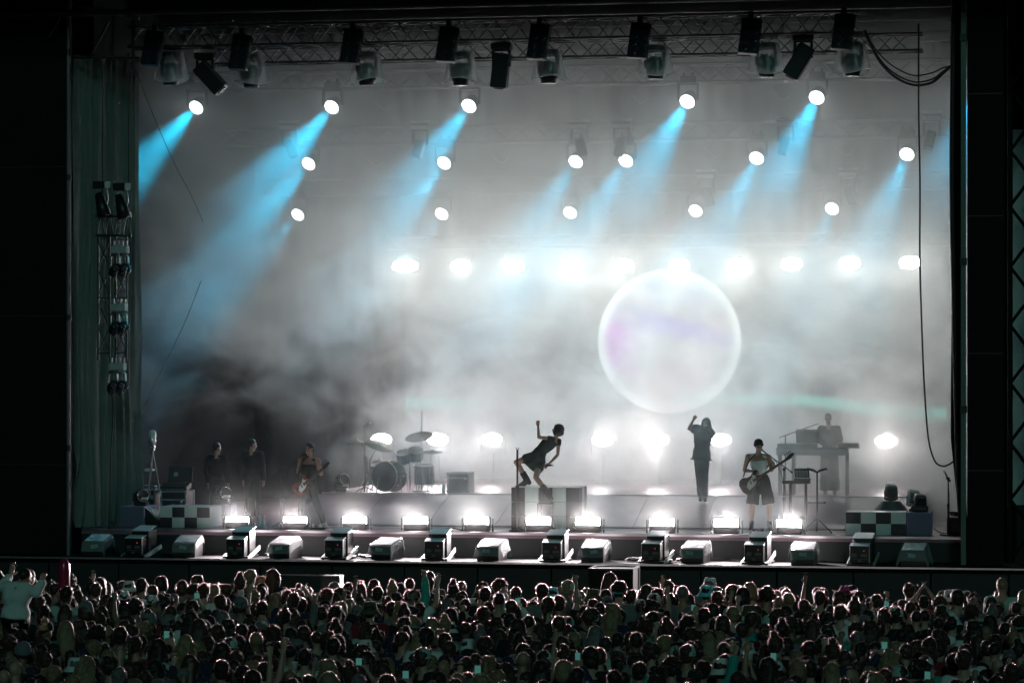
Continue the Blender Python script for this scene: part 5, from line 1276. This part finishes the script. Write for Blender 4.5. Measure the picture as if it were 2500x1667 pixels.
def fuzzy(me, count, seed, wd=.0020, ln=.023):
    """loose strands standing off the hair, coloured to imitate rim light"""
    r = random.Random(seed + 77); v0 = [v_.co.copy() for v_ in me.vertices]; nn = [v_.normal.copy() for v_ in me.vertices]; fs = [list(p.vertices) for p in me.polygons]; nf = len(fs); vs = list(v0)
    for _ in range(count):
        i = r.randrange(len(v0)); n_ = nn[i]
        if n_.z < -.3: continue
        t = n_.cross(V((r.uniform(-1, 1), r.uniform(-1, 1), r.uniform(-1, 1)))).normalized(); d = (n_ + t.cross(n_) * r.uniform(-.9, .9) + V((0, 0, -.2))).normalized() * ln * r.uniform(.4, 1.1)
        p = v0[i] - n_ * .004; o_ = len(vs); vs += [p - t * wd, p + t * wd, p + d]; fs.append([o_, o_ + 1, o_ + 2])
    m2 = bpy.data.meshes.new(me.name); m2.from_pydata([tuple(x) for x in vs], [], fs); m2.materials.append(me.materials[0]); m2.materials.append(M_rim_fuzz)
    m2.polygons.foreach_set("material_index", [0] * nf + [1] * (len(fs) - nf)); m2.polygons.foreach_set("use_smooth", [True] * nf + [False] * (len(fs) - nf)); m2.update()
    return m2
def hair_mesh(style, k):
    if (style, k) not in HAIRM: HAIRM[(style, k)] = fuzzy(hair(J0, style, [mat("hair_black", (.015, .012, .012), .4)], voxel=.0125, seed=31 * k + len(style)), 750, k)
    return HAIRM[(style, k)]
HATM = {}
def hat_mesh(style):
    if style not in HATM: HATM[style] = hat(J0, style, [mat("cap_black", (.02, .022, .022), .8)])
    return HATM[style]
def hm(name, c): return mat(name, c, .55, spec=.35, sheen=.12, var=.3, vscale=30)
HC = {'dark': hm("hair_dark", (.020, .012, .011)), 'brown': hm("hair_brown", (.050, .024, .018)), 'fair': hm("hair_blond", (.22, .15, .085)), 'grey': hm("hair_grey", (.14, .13, .13))}
def cl(name, c): return mat(name, c, .85, spec=.25, sheen=.2, var=.12, vscale=7)
TC = {'black': cl("cloth_black", (.014, .014, .015)), 'white': cl("cloth_white", (.62, .64, .62)), 'teal': cl("cloth_teal", (.03, .34, .30)), 'grey': cl("cloth_grey", (.14, .15, .15)), 'navy': cl("cloth_navy", (.02, .025, .06)),
      'dark red': cl("cloth_red", (.16, .02, .03)), 'olive': cl("cloth_olive", (.07, .075, .04)), 'pale green': cl("cloth_mint", (.34, .48, .42)), 'pink': cl("cloth_pink", (.45, .06, .20)), 'cyan': cl("cloth_cyan", (.10, .55, .62))}  # cyan of the front hats is beam light put into the cloth
HAIRTXT = [('short', 'dark', 'short dark hair', 14), ('short', 'brown', 'short brown hair', 10), ('crew', 'dark', 'cropped dark hair', 8), ('crew', 'brown', 'cropped brown hair', 5), ('curly', 'dark', 'curly dark hair', 6), ('curly', 'brown', 'curly brown hair', 4),
           ('long', 'dark', 'long dark hair', 9), ('long', 'brown', 'long brown hair', 6), ('long', 'fair', 'long fair hair', 5), ('wavy', 'brown', 'wavy brown hair', 5), ('wavy', 'fair', 'wavy fair hair', 3), ('bob', 'dark', 'a dark bob', 4), ('bob', 'fair', 'a fair bob', 3),
           ('ponytail', 'dark', 'a dark ponytail', 4), ('ponytail', 'fair', 'a fair ponytail', 3), ('bun', 'brown', 'a brown bun', 3), ('buns', 'dark', 'twin dark buns', 1), ('short', 'grey', 'short grey hair', 3), (None, None, 'a bald head', 2)]
HATTXT = [('cap', 'pale green', 'a pale green cap'), ('cap', 'black', 'a black cap'), ('backcap', 'teal', 'a backward teal cap'), ('backcap', 'black', 'a backward black cap'), ('bucket', 'white', 'a pale bucket hat'), ('bucket', 'olive', 'an olive bucket hat'),
          ('beanie', 'grey', 'a grey beanie'), ('cap', 'white', 'a white cap'), ('cap', 'dark red', 'a dark red cap')]
TOPS = [('tee', 'black', 'black T-shirt', 10), ('long', 'black', 'black jacket', 8), ('tee', 'white', 'white T-shirt', 4), ('long', 'grey', 'grey hoodie', 5), ('tee', 'navy', 'navy T-shirt', 5), ('tank', 'black', 'black vest', 4), ('long', 'teal', 'teal jacket', 2), ('tee', 'dark red', 'dark red T-shirt', 3),
        ('tee', 'olive', 'olive T-shirt', 4), ('long', 'navy', 'navy jacket', 4), ('tee', 'pale green', 'pale green T-shirt', 2), ('tank', 'white', 'white vest', 2), ('tee', 'grey', 'grey T-shirt', 4)]
SKINS = [M_skin, M_skin, M_skin2, mat("skin_tan", (.33, .19, .13), .5)]
def crowd_person(p, hgt, yaw, pose, hair_, hat_, top_, label, group, tilt=0.0):
    t = template(pose); o = link("person", t['body'], None, p); obj_mat(o, rn.choice(SKINS)); k = hgt / 1.76
    o.scale = (k, k, k); o.rotation_euler = (0, tilt, yaw); tag(o, label, "person", group)
    s_ = link({'tee': 'shirt', 'long': 'jacket', 'tank': 'vest'}[top_[0]], t[top_[0]], o); obj_mat(s_, TC[top_[1]])
    link("trousers", TRS, o)
    if hair_[0]: h = link("hair", hair_mesh(hair_[0], rn.randrange(2)), o); obj_mat(h, HC[hair_[1]])
    if hat_: h = link("hat", hat_mesh(hat_[0]), o); obj_mat(h, TC[hat_[1]])
    return o
def top_at(u, v, hgt): q = atz(u * K, v * K, hgt); return V((q.x, q.y, 0))
H = lambda s_, c_: (s_, c_)
# ---- people one can single out: (u, v of the top of the head, height, yaw, pose, hair, hat, top, label)
SPECIAL = [
    (602, 1378, 1.74, 0, 'peace', H('short', 'dark'), None, ('tee', 'navy'), "person near the barrier making a peace sign with one raised hand"),
    (940, 1352, 1.80, 0, 'point', H('buzz', 'brown'), None, ('long', 'teal'), "close cropped person in teal sleeves pointing one finger up"),
    (1284, 1366, 1.86, 0, 'point', H('short', 'brown'), None, ('tee', 'black'), "bare armed person pointing highest of all, under the singer"),
    (1362, 1374, 1.74, 0, 'lean', H('short', 'dark'), None, ('long', 'grey'), "person in grey sleeves stretching a pointing arm to the left by the metal case"),
    (1122, 1380, 1.70, 0, 'horns', H('crew', 'dark'), None, ('long', 'pale green'), "person in pale green sleeves with thumb and little finger raised"),
    (1497, 1380, 1.76, 0, 'horns', H('curly', 'dark'), None, ('tee', 'dark red'), "person in dark red making a horns sign below the bass player"),
    (1628, 1382, 1.72, 0, 'wave', H('long', 'dark'), None, ('tee', 'black'), "long haired person in black waving an open hand near the barrier"),
    (1738, 1388, 1.72, 0, 'fist', H('crew', 'brown'), None, ('tee', 'grey'), "cropped person raising a fist under the keyboard table"),
    (692, 1372, 1.74, 0, 'clap', H('short', 'dark'), None, ('tank', 'black'), "person in a black vest clapping both hands overhead"),
    (672, 1394, 1.70, 0, 'wave', H('long', 'brown'), None, ('long', 'grey'), "brown haired person in a grey sleeve waving left of the clapping hands"),
    (1182, 1384, 1.70, 0, 'film', H('bob', 'dark'), None, ('long', 'white'), "person with a dark bob filming with both arms up before the singer's block"),
    (1404, 1390, 1.70, 0, 'lean', H('wavy', 'brown'), None, ('tee', 'navy'), "wavy haired person leaning a bare arm left below the metal case"),
    (1480, 1412, 1.68, 0, 'wave', H('ponytail', 'dark'), None, ('long', 'black'), "person with a dark ponytail waving an open hand in the second row"),
    (518, 1372, 1.72, 0, 'hold', H('short', 'brown'), None, ('tee', 'white'), "person in a white T-shirt holding up a pale cup"),
    (440, 1372, 1.72, 0, 'film', H('bob', 'brown'), None, ('tank', 'black'), "person with a brown bob filming on a phone left of the cup holder"),
    (468, 1338, 1.90, 0, 'down', H('short', 'brown'), None, ('tee', 'white'), "tall person with spiky brown hair standing out left of the raised cup"),
    (286, 1352, 1.74, .2, 'down', H('short', 'dark'), ('cowboy', 'white'), ('tee', 'black'), "person in a white cowboy hat at the far left of the barrier"),
    (350, 1362, 1.74, -.2, 'down', H('short', 'dark'), ('cowboy', 'white'), ('tee', 'grey'), "person in a white cowboy hat right of the other cowboy hat"),
    (1268, 1342, 1.76, 0, 'down', H('short', 'dark'), ('bucket', 'cyan'), ('tee', 'navy'), "person in a bucket hat painted cyan for beam light, left of the highest pointing arm"),
    (1622, 1338, 1.78, 0, 'down', H('short', 'dark'), ('bucket', 'cyan'), ('tee', 'dark red'), "person in a bucket hat painted cyan for beam light, below the bass player's left foot"),
    (1940, 1340, 1.78, .3, 'down', H('long', 'dark'), ('cowboy', 'pink'), ('tee', 'dark red'), "person in a pink cowboy hat below the right checkered box"),
    (2088, 1338, 1.84, .2, 'down', H('short', 'brown'), None, ('tee', 'black'), "tall person with ruffled brown hair standing out below the blue lilac box"),
    (2122, 1366, 1.76, 0, 'clap', H('crew', 'dark'), None, ('tee', 'olive'), "person in olive with both bare arms overhead, right of the tall ruffled head"),
    (1106, 1410, 1.70, .1, 'fist', H('curly', 'brown'), None, ('long', 'black'), "curly haired person thrusting up a fist in a black sleeve"),
    (1588, 1400, 1.70, 0, 'film', H('long', 'fair'), None, ('tee', 'navy'), "fair haired person filming on a phone in the third row below the ramp singer"),
    (2034, 1392, 1.70, 0, 'film', H('short', 'dark'), None, ('tee', 'grey'), "person in grey filming on a phone below the blue lilac box"),
    (1690, 1402, 1.72, 0, 'hold', H('short', 'brown'), None, ('tee', 'olive'), "person in olive lifting a bucket hat on one raised hand"),
    (105, 1362, 1.80, 0, 'hold', H('short', 'dark'), None, ('tee', 'black'), "person in black holding up a long red inflatable tube"),
    (1460, 1500, 1.72, 0, 'down', H('curly', 'dark'), None, ('long', 'teal'), "broad person in a bright teal jacket in the middle of the crowd"),
    (2190, 1498, 1.82, .1, 'down', H('short', 'dark'), None, ('long', 'teal'), "large person in a bright teal jacket at the bottom right"),
    (1395, 1560, 1.72, -.3, 'down', H('short', 'dark'), ('bucket', 'cyan'), ('tank', 'black'), "person in a cyan bucket hat at the bottom below the metal case"),
    (1350, 1556, 1.70, .3, 'down', H('short', 'brown'), ('cap', 'cyan'), ('tee', 'cyan'), "person in a cyan cap and cyan T-shirt at the bottom of the crowd"),
    (700, 1488, 1.72, 0, 'fist', H('short', 'dark'), None, ('tee', 'pale green'), "person in a pale green T-shirt bending one arm up in the middle left"),
    (920, 1556, 1.72, 0, 'film', H('long', 'brown'), None, ('tee', 'black'), "long haired person filming on a bright phone at the bottom left of centre"),
    (2230, 1420, 1.72, 0, 'bucket' if 0 else 'down', H('bob', 'dark'), ('bucket', 'white'), ('tee', 'black'), "person in a pale bucket hat under the right wall"),
    (600, 1416, 1.74, 0, 'down', H('short', 'grey'), ('cap', 'white'), ('tee', 'grey'), "grey haired person in a white cap below the guitarist"),
]
placed = []; prs = {}
for (u, v, hgt, yaw, pose, h_, ht, tp, lb) in SPECIAL:
    p = top_at(u, v, hgt * 1.0 + (.05 if ht else .01)); placed.append((p.x, p.y)); prs[(u, v)] = crowd_person(p, hgt, yaw, pose, h_, ht, tp, lb, None)
def held(o, name, label, cat, off):
    """a thing held by a person: placed at an offset given in the person's own frame"""
    M = Matrix.Translation(o.location) @ Euler((0, 0, o.rotation_euler.z)).to_matrix().to_4x4() @ Matrix.Scale(o.scale.x, 4)
    return thing(name, label, cat, M @ V(off), o.rotation_euler.z)
M_scr = emis("phone_picture", (.20, .70, .60), .16)
def phone(o, label, off=(0, .27, 1.75)):
    t = held(o, "phone", label, "phone", off)
    mb = MB(); mb.box((0, 0, 0), (.078, .012, .155), bev=.004); mb.build("case", M_plast, t)
    mb = MB(); mb.box((0, -.0075, 0), (.068, .002, .142)); mb.build("display", M_scr, t)
def cup(o, label, off, drink=(.35, .03, .05)):
    t = held(o, "cup", label, "cup", off)
    mb = MB(); mb.lathe([(0, 0), (.032, 0), (.045, .13), (.048, .135), (.043, .13), (.030, .012), (0, .01)], (0, 0, 0), n=16); mb.build("beaker", mat("cup_white", (.75, .72, .72), .35, alpha=.75), t)
    mb = MB(); mb.lathe([(0, .012), (.0325, .012), (.037, .055), (0, .055)], (0, 0, 0), n=16); mb.build("drink", mat("drink_red", drink, .2), t)
phone(prs[(440, 1372)], "lit phone held up left of the raised cup")
phone(prs[(1182, 1384)], "lit phone held up before the checkered block")
phone(prs[(1588, 1400)], "lit phone held up below the ramp singer")
phone(prs[(2034, 1392)], "lit phone held up below the blue lilac box")
phone(prs[(920, 1556)], "bright phone held up at the bottom left of centre")
cup(prs[(518, 1372)], "pale cup with a red drink held above the heads", (.155, .30, 1.72))
t = held(prs[(1690, 1402)], "bucket_hat", "pale bucket hat lifted on a hand above the heads", "hat", (.16, .27, 1.72))
mb = MB(); mb.lathe([(0, .11), (.07, .108), (.082, .10), (.098, .02), (.145, -.03), (.143, -.036), (.09, .0), (0, .0)], (0, 0, 0), n=20); mb.build("crown_and_brim", TC['olive'], t); 
t = held(prs[(105, 1362)], "inflatable_tube", "long glossy red inflatable tube held up at the far left", "inflatable", (.17, .30, 1.62))
mb = MB(); mb.lathe([(0, 0), (.05, .01), (.075, .06), (.085, .2), (.088, .45), (.080, .56), (.05, .63), (0, .65)], (0, 0, 0), n=20); mb.build("balloon", mat("balloon_red", (.30, .02, .06), .18), t)
mb = MB(); mb.lathe([(.02, -.05), (.022, -.02), (.012, 0)], (0, 0, 0), n=10); mb.build("valve", M_label, t)
# the man in white carried on someone's shoulders
hgt = 1.74; base_p = top_at(48, 1445, hgt); placed.append((base_p.x, base_p.y))
carrier = crowd_person(base_p, hgt, 0, 'down', H('short', 'dark'), None, ('tee', 'black'), "person in black carrying the man in white at the far left", None)
sx = ppm(base_p); f = Fig(0, 1320, 3.794, base_p.y - .02, (130, 690)); f.root = V((base_p.x, base_p.y - .02, atz(130 / 3.794, 1320 + 690 / 3.794, 1.4).z)); 
f.root = at(130 / 3.794, 1320 + 690 / 3.794, base_p.y - .02)
j = dict(head=f(235, 340, .03), hup=V((.12, .1, 1)), hface=V((.45, 1, -.05)), shL=f(85, 425, 0), shR=f(235, 430, .0), elL=f(-5, 430, .05), wrL=f(95, 320, .10), elR=f(340, 480, .04), wrR=f(395, 370, .10),
         hipL=f(95, 690, 0), hipR=f(190, 690, 0), knL=f(60, 720, .36), knR=f(225, 720, .36), anL=f(70, 880, .42), anR=f(215, 880, .42), toeL=f(60, 930, .54), toeR=f(225, 930, .54), hdL=V((.25, .1, 1)), hdR=V((.1, .1, 1)))
me = body(j, hl='open', hr='fist', pnl=(0, 1, 0), pnr=(0, 1, 0), voxel=.014)
o = person(f.root, me, "man in a white long sleeved top carried on shoulders with both arms raised", [("jacket", shirt(j, .024, 1.85, -.1, [TC['white']], voxel=.016, nm="jacket")), ("trousers", trousers(j, .97, .02, [mat("dark_denim", (.02, .025, .035), .8)], voxel=.02)), ("hair", hair(j, 'buzz', [HC['brown']], seed=3))])
# ---- the rest: rows from the bottom of the picture up to the barrier
def weighted(ls): return rn.choices(ls, [x[-1] for x in ls])[0]
pos = []
ROW = .46
y = -30.4; r_ = 0
while y < -13.6:
    x = -7.5 + rn.uniform(0, .4)
    while x < 13.5:
        q = V((x + rn.uniform(-.10, .10), y + rn.uniform(-.2, .2), 0)); dd = (q - CAM); dep = dd.dot(FWD); u = U0 + FPX * dd.dot(RGT) / dep
        if -30 < u < 2530 and all((q.x - a) ** 2 + (q.y - b_) ** 2 > .135 for a, b_ in placed): pos.append((dep, u, q, r_))
        x += rn.uniform(.40, .56)
    y += ROW; r_ += 1
ZONES = [(175, "under the left wall"), (420, "under the side curtain"), (640, "under the left footlights"), (860, "under the guitarist"), (1120, "under the drum kit"), (1420, "under the singer"), (1640, "under the metal case"), (1830, "under the ramp singer"), (2050, "under the bass player"), (2290, "under the right box"), (9999, "under the right wall")]
ROWN = ["bottom", "second", "third", "fourth", "fifth", "sixth", "seventh", "eighth", "ninth", "tenth", "eleventh", "twelfth"]
pos.sort(key=lambda q: q[0]); used = set(); ind = 0; rest = []
for dep, u, q, r_ in pos:
    hgt = min(1.95, max(1.52, rn.gauss(1.69, .10)))
    vt = V0 + FPX * (CAM.z - hgt * 1.0) / dep
    if vt > 1690: continue
    if ind >= 255: rest.append((q, hgt)); continue
    zn = next(z for lim, z in ZONES if u < lim); row = max(0, r_ - 1)
    for _ in range(60):
        h_ = weighted(HAIRTXT); tp = weighted(TOPS); ht = None
        if h_[0] in ('short', 'long', 'crew', 'ponytail') and rn.random() < .24: ht = rn.choice(HATTXT)
        key = (zn, row, (ht[2] if ht else h_[2]), tp[2])
        if key not in used: break
    used.add(key)
    lb = f"person with {key[2]} and {tp[2]}, {ROWN[min(row, 11)]} row, {zn}"
    pose = rn.choices(['down', 'fist', 'film', 'wave', 'hold'], [89, 3, 1.2, 4, 1.5])[0]
    o = crowd_person(q, hgt, rn.gauss(0, .28), pose, h_[:2], ht[:2] if ht else None, tp[:2], lb, "crowd seen from behind", rn.gauss(0, .035)); ind += 1
    if pose == 'film': phone(o, f"lit phone held up by the person with {key[2]}, {zn}")
    if pose == 'hold': cup(o, f"cup held up by the person with {key[2]}, {zn}", (.155, .30, 1.72), (.25, .14, .03))
# the far rows: one mass of people
import numpy as np
mats_ = []; acc = []; cache = {}
def mi(m_):
    if m_ not in mats_: mats_.append(m_)
    return mats_.index(m_)
low_body = body(J0, voxel=.03); low_top = {k: shirt(J0, .018, (.6 if k == 'tee' else 1.9), -.1, [M_vest], voxel=.032) for k in ('tee', 'long')}
low_hair = [(st_, fuzzy(hair(J0, st_, [M_vest], voxel=.018, seed=k * 3 + 1), 380, k, .0026)) for st_ in ('short', 'short', 'crew', 'curly', 'long', 'long', 'wavy', 'bob', 'ponytail', 'bun', 'short', 'buzz') for k in (1,)]
up_body = [(template(p_)['body'], template(p_)['tee']) for p_ in ('wave', 'fist')]
for q, hgt in rest:
    k = hgt / 1.76; M = Matrix.Translation(q) @ Euler((0, rn.gauss(0, .04), rn.gauss(0, .3))).to_matrix().to_4x4() @ Matrix.Scale(k, 4)
    tp = weighted(TOPS); h_ = weighted(HAIRTXT[:-1])
    st_, hmesh = rn.choice(low_hair); items = [(low_body, rn.choice(SKINS)), (low_top['long' if tp[0] == 'long' else 'tee'], TC[tp[1]]), (TRS, M_vest)]
    a_ = rn.random()
    if a_ < .03: b2_, t2_ = rn.choice(up_body); items[0] = (b2_, items[0][1]); items[1] = (t2_, items[1][1])
    hc_ = HC[rn.choices(['dark', 'brown', 'fair', 'grey'], [10, 8, 3, 1])[0]]
    items.append((hmesh, hc_))
    if rn.random() < .13:
        ht = rn.choice(HATTXT); items.append((hat_mesh(ht[0]), TC[ht[1]]))
    for me_, m_ in items:
        if me_.name not in cache:
            co = np.empty(len(me_.vertices) * 3, np.float32); me_.vertices.foreach_get("co", co)
            li = np.empty(len(me_.loops), np.int32); me_.loops.foreach_get("vertex_index", li)
            lt = np.empty(len(me_.polygons), np.int32); me_.polygons.foreach_get("loop_total", lt); m0 = np.empty(len(me_.polygons), np.int32); me_.polygons.foreach_get("material_index", m0); m0 = (m0 == 1) & ('fuzz' in ''.join(x.name for x in me_.materials)); cache[me_.name] = (co.reshape(-1, 3), li, lt, m0)
        co, li, lt, m0 = cache[me_.name]; A_ = np.array(M, np.float32); acc.append((co @ A_[:3, :3].T + A_[:3, 3], li, lt, mi(m_), m0))
off = np.cumsum([0] + [len(x[0]) for x in acc]); co = np.concatenate([x[0] for x in acc]); li = np.concatenate([x[1] + o_ for x, o_ in zip(acc, off)]); lt = np.concatenate([x[2] for x in acc])
fz = mi(M_rim_fuzz)
ix = np.concatenate([np.where(x[4] == 1, fz, x[3]).astype(np.int32) for x in acc]); cm = bpy.data.meshes.new("crowd")
cm.vertices.add(len(co)); cm.loops.add(len(li)); cm.polygons.add(len(lt)); cm.vertices.foreach_set("co", co.ravel()); cm.loops.foreach_set("vertex_index", li.astype(np.int32))
cm.polygons.foreach_set("loop_start", np.concatenate([[0], np.cumsum(lt)[:-1]]).astype(np.int32)); cm.polygons.foreach_set("loop_total", lt)
for m_ in mats_: cm.materials.append(m_)
cm.polygons.foreach_set("material_index", ix); cm.polygons.foreach_set("use_smooth", np.ones(len(lt), bool)); cm.update(calc_edges=True)
o = link("crowd", cm); tag(o, "packed crowd of far rows reaching up to the barrier", None, None, "stuff")
print("CROWD", ind, len(rest), len(SPECIAL))
# ---------------------------------------------------------------- the pit: metal case and crowd barrier
a = A(1403, 1305, -9.5); t = thing("flight_case", "large metal edged case in the pit behind the raised arms", "flight case", (a.x, -9.5, 0)); w_ = 104 * K / ppm(a); h = a.z
mb = MB(); mb.box((0, .4, h / 2), (w_ - .03, .8, h - .02)); mb.build("panel_box", M_wall, t)
for x in (-1, 1):
    for y in (0, .8):
        mb = MB(); mb.box((x * (w_ / 2 - .02), y, h / 2), (.04, .04, h)); mb.build("edge_rail", M_wall, t)
for y in (0, .8):
    mb = MB(); mb.box((0, y, h - .015), (w_ - .08, .04, .03)); mb.build("edge_rail", M_dark, t)
for x in (-1, 1):
    mb = MB(); mb.box((x * (w_ / 2 - .02), .4, h - .015), (.04, .74, .03)); mb.build("edge_rail", M_wall, t)
bt = thing("crowd_barrier", "black steel crowd barrier between the pit and the front row", "barrier", (2, -12.9, 0))
for i in range(24):
    mb = MB(); x = -12 + i; mb.box((x + .5, 0, .6), (.97, .02, 1.05)); mb.build("panel", M_dark, bt)
mb = MB(); mb.cyl((-12, 0, 1.15), (12, 0, 1.15), .03); mb.build("top_rail", M_steel, bt)
mb = MB(); p = A(750, 1328, -10); t = thing("camera_rig", "small camera rig with a thin arm standing in the pit", "camera", (p.x, -10, 0))
mb = MB(); mb.box((.1, 0, p.z - .05), (.34, .3, .22), bev=.02); mb.build("camera_body", M_plast, t)
mb = MB(); mb.cyl((0, 0, p.z + .05), (-1.1, 0, p.z + .06), .012); mb.build("arm", M_steel, t)
mb = MB(); mb.cyl((.1, 0, 0), (.1, 0, p.z - .15), .05); mb.build("pedestal", M_dark, t)
# ================================================================ stage smoke: thin everywhere, a thick bank over the ramp and rear deck
mb = MB(); X0, X1, Y0, Y1, Z0, Z1 = -9.2, 9.75, -1.6, 13.42, 1.3, 13.0
mb.box(((X0 + X1) / 2, (Y0 + Y1) / 2, (Z0 + Z1) / 2), (X1 - X0, Y1 - Y0, Z1 - Z0))
sm = bpy.data.materials.new("stage_smoke"); sm.use_nodes = True
n = sm.node_tree.nodes; l = sm.node_tree.links; n.remove(n["Principled BSDF"])
v = n.new("ShaderNodeVolumePrincipled"); l.new(v.outputs[0], n["Material Output"].inputs["Volume"])
v.inputs["Color"].default_value = (.90, .96, .94, 1); v.inputs["Anisotropy"].default_value = .45
X = NX(sm.node_tree)
tc = n.new("ShaderNodeTexCoord"); sp = n.new("ShaderNodeSeparateXYZ"); l.new(tc.outputs["Object"], sp.inputs[0])
mp = n.new("ShaderNodeMapping"); mp.inputs["Scale"].default_value = (1, .38, 1.1); l.new(tc.outputs["Object"], mp.inputs[0])
n1 = X.noise(mp.outputs[0], .75, 6, 1.0); c1 = X.ss(n1, .40, .62)
x_, y_, z_ = sp.outputs[0], sp.outputs[1], sp.outputs[2]
low = X.ss(z_, 7.0, 2.6); right = X.ss(x_, -5.5, .8); deep = X.m('MULTIPLY', X.ss(y_, 1.3, 4.2), X.ss(y_, 11.8, 9.6))
bank = X.m('MULTIPLY', X.m('MULTIPLY', low, right), X.m('MULTIPLY', deep, X.m('ADD', X.m('MULTIPLY', c1, .75), .25)))
high = X.ss(z_, 4.2, 8.0); top = X.ss(z_, 13.0, 11.4)
back = X.ss(y_, .4, 2.2)
dark = X.m('SUBTRACT', 1.0, X.m('MULTIPLY', X.m('MULTIPLY', X.ss(X.m('ADD', x_, X.m('MULTIPLY', X.m('SUBTRACT', n1, .5), 5.0)), -2.2, -5.2), X.ss(X.m('ADD', z_, X.m('MULTIPLY', X.m('SUBTRACT', n1, .5), 6.0)), 6.2, 3.8)),    .965))
wl = X.ss(z_, 6.0, 8.5)
wisp = X.m('ADD', X.m('MULTIPLY', c1, X.m('ADD', X.m('MULTIPLY', wl, -.6), 1.0)), X.m('ADD', X.m('MULTIPLY', wl, .3), .4))
hz = X.m('ADD', X.m('MULTIPLY', X.m('MULTIPLY', high, X.ss(y_, 9.0, 5.5, .45, 1.0)), .11), X.ss(y_, 9.5, 7.0, .042, .055))
thin = X.m('MULTIPLY', X.m('MULTIPLY', X.m('MULTIPLY', hz, wisp), dark), top)
thin = X.m('ADD', X.m('MULTIPLY', thin, X.m('ADD', X.m('MULTIPLY', back, .95), .05)), X.m('MULTIPLY', X.m('SUBTRACT', 1.0, back), X.ss(z_, 5.0, 2.4, 0.0, .019)))
n2 = X.noise(tc.outputs["Object"], .85, 5, 1.4)
puff = X.m('MULTIPLY', X.m('MULTIPLY', X.ss(n2, .50, .66), X.m('MULTIPLY', X.ss(y_, 1.8, 2.6), X.ss(y_, 5.0, 4.0))), X.m('MULTIPLY', X.ss(z_, 7.6, 5.2), X.m('MULTIPLY', X.ss(x_, -5.6, -3.6), X.ss(z_, 2.4, 3.6, .35, 1.0))))
thin = X.m('ADD', thin, X.m('MULTIPLY', puff, .34))
front = X.m('MULTIPLY', X.ss(y_, -1.3, -.05, .0, 1.0), X.m('MAXIMUM', X.ss(y_, -.2, .3), X.ss(z_, 1.75, 2.2, .03, .5)))
l.new(X.m('MULTIPLY', X.m('ADD', X.m('MULTIPLY', bank, .33), thin), front), v.inputs["Density"])
tag(mb.build("stage_smoke", sm), "drifting pale smoke filling the stage", None, None, "stuff")
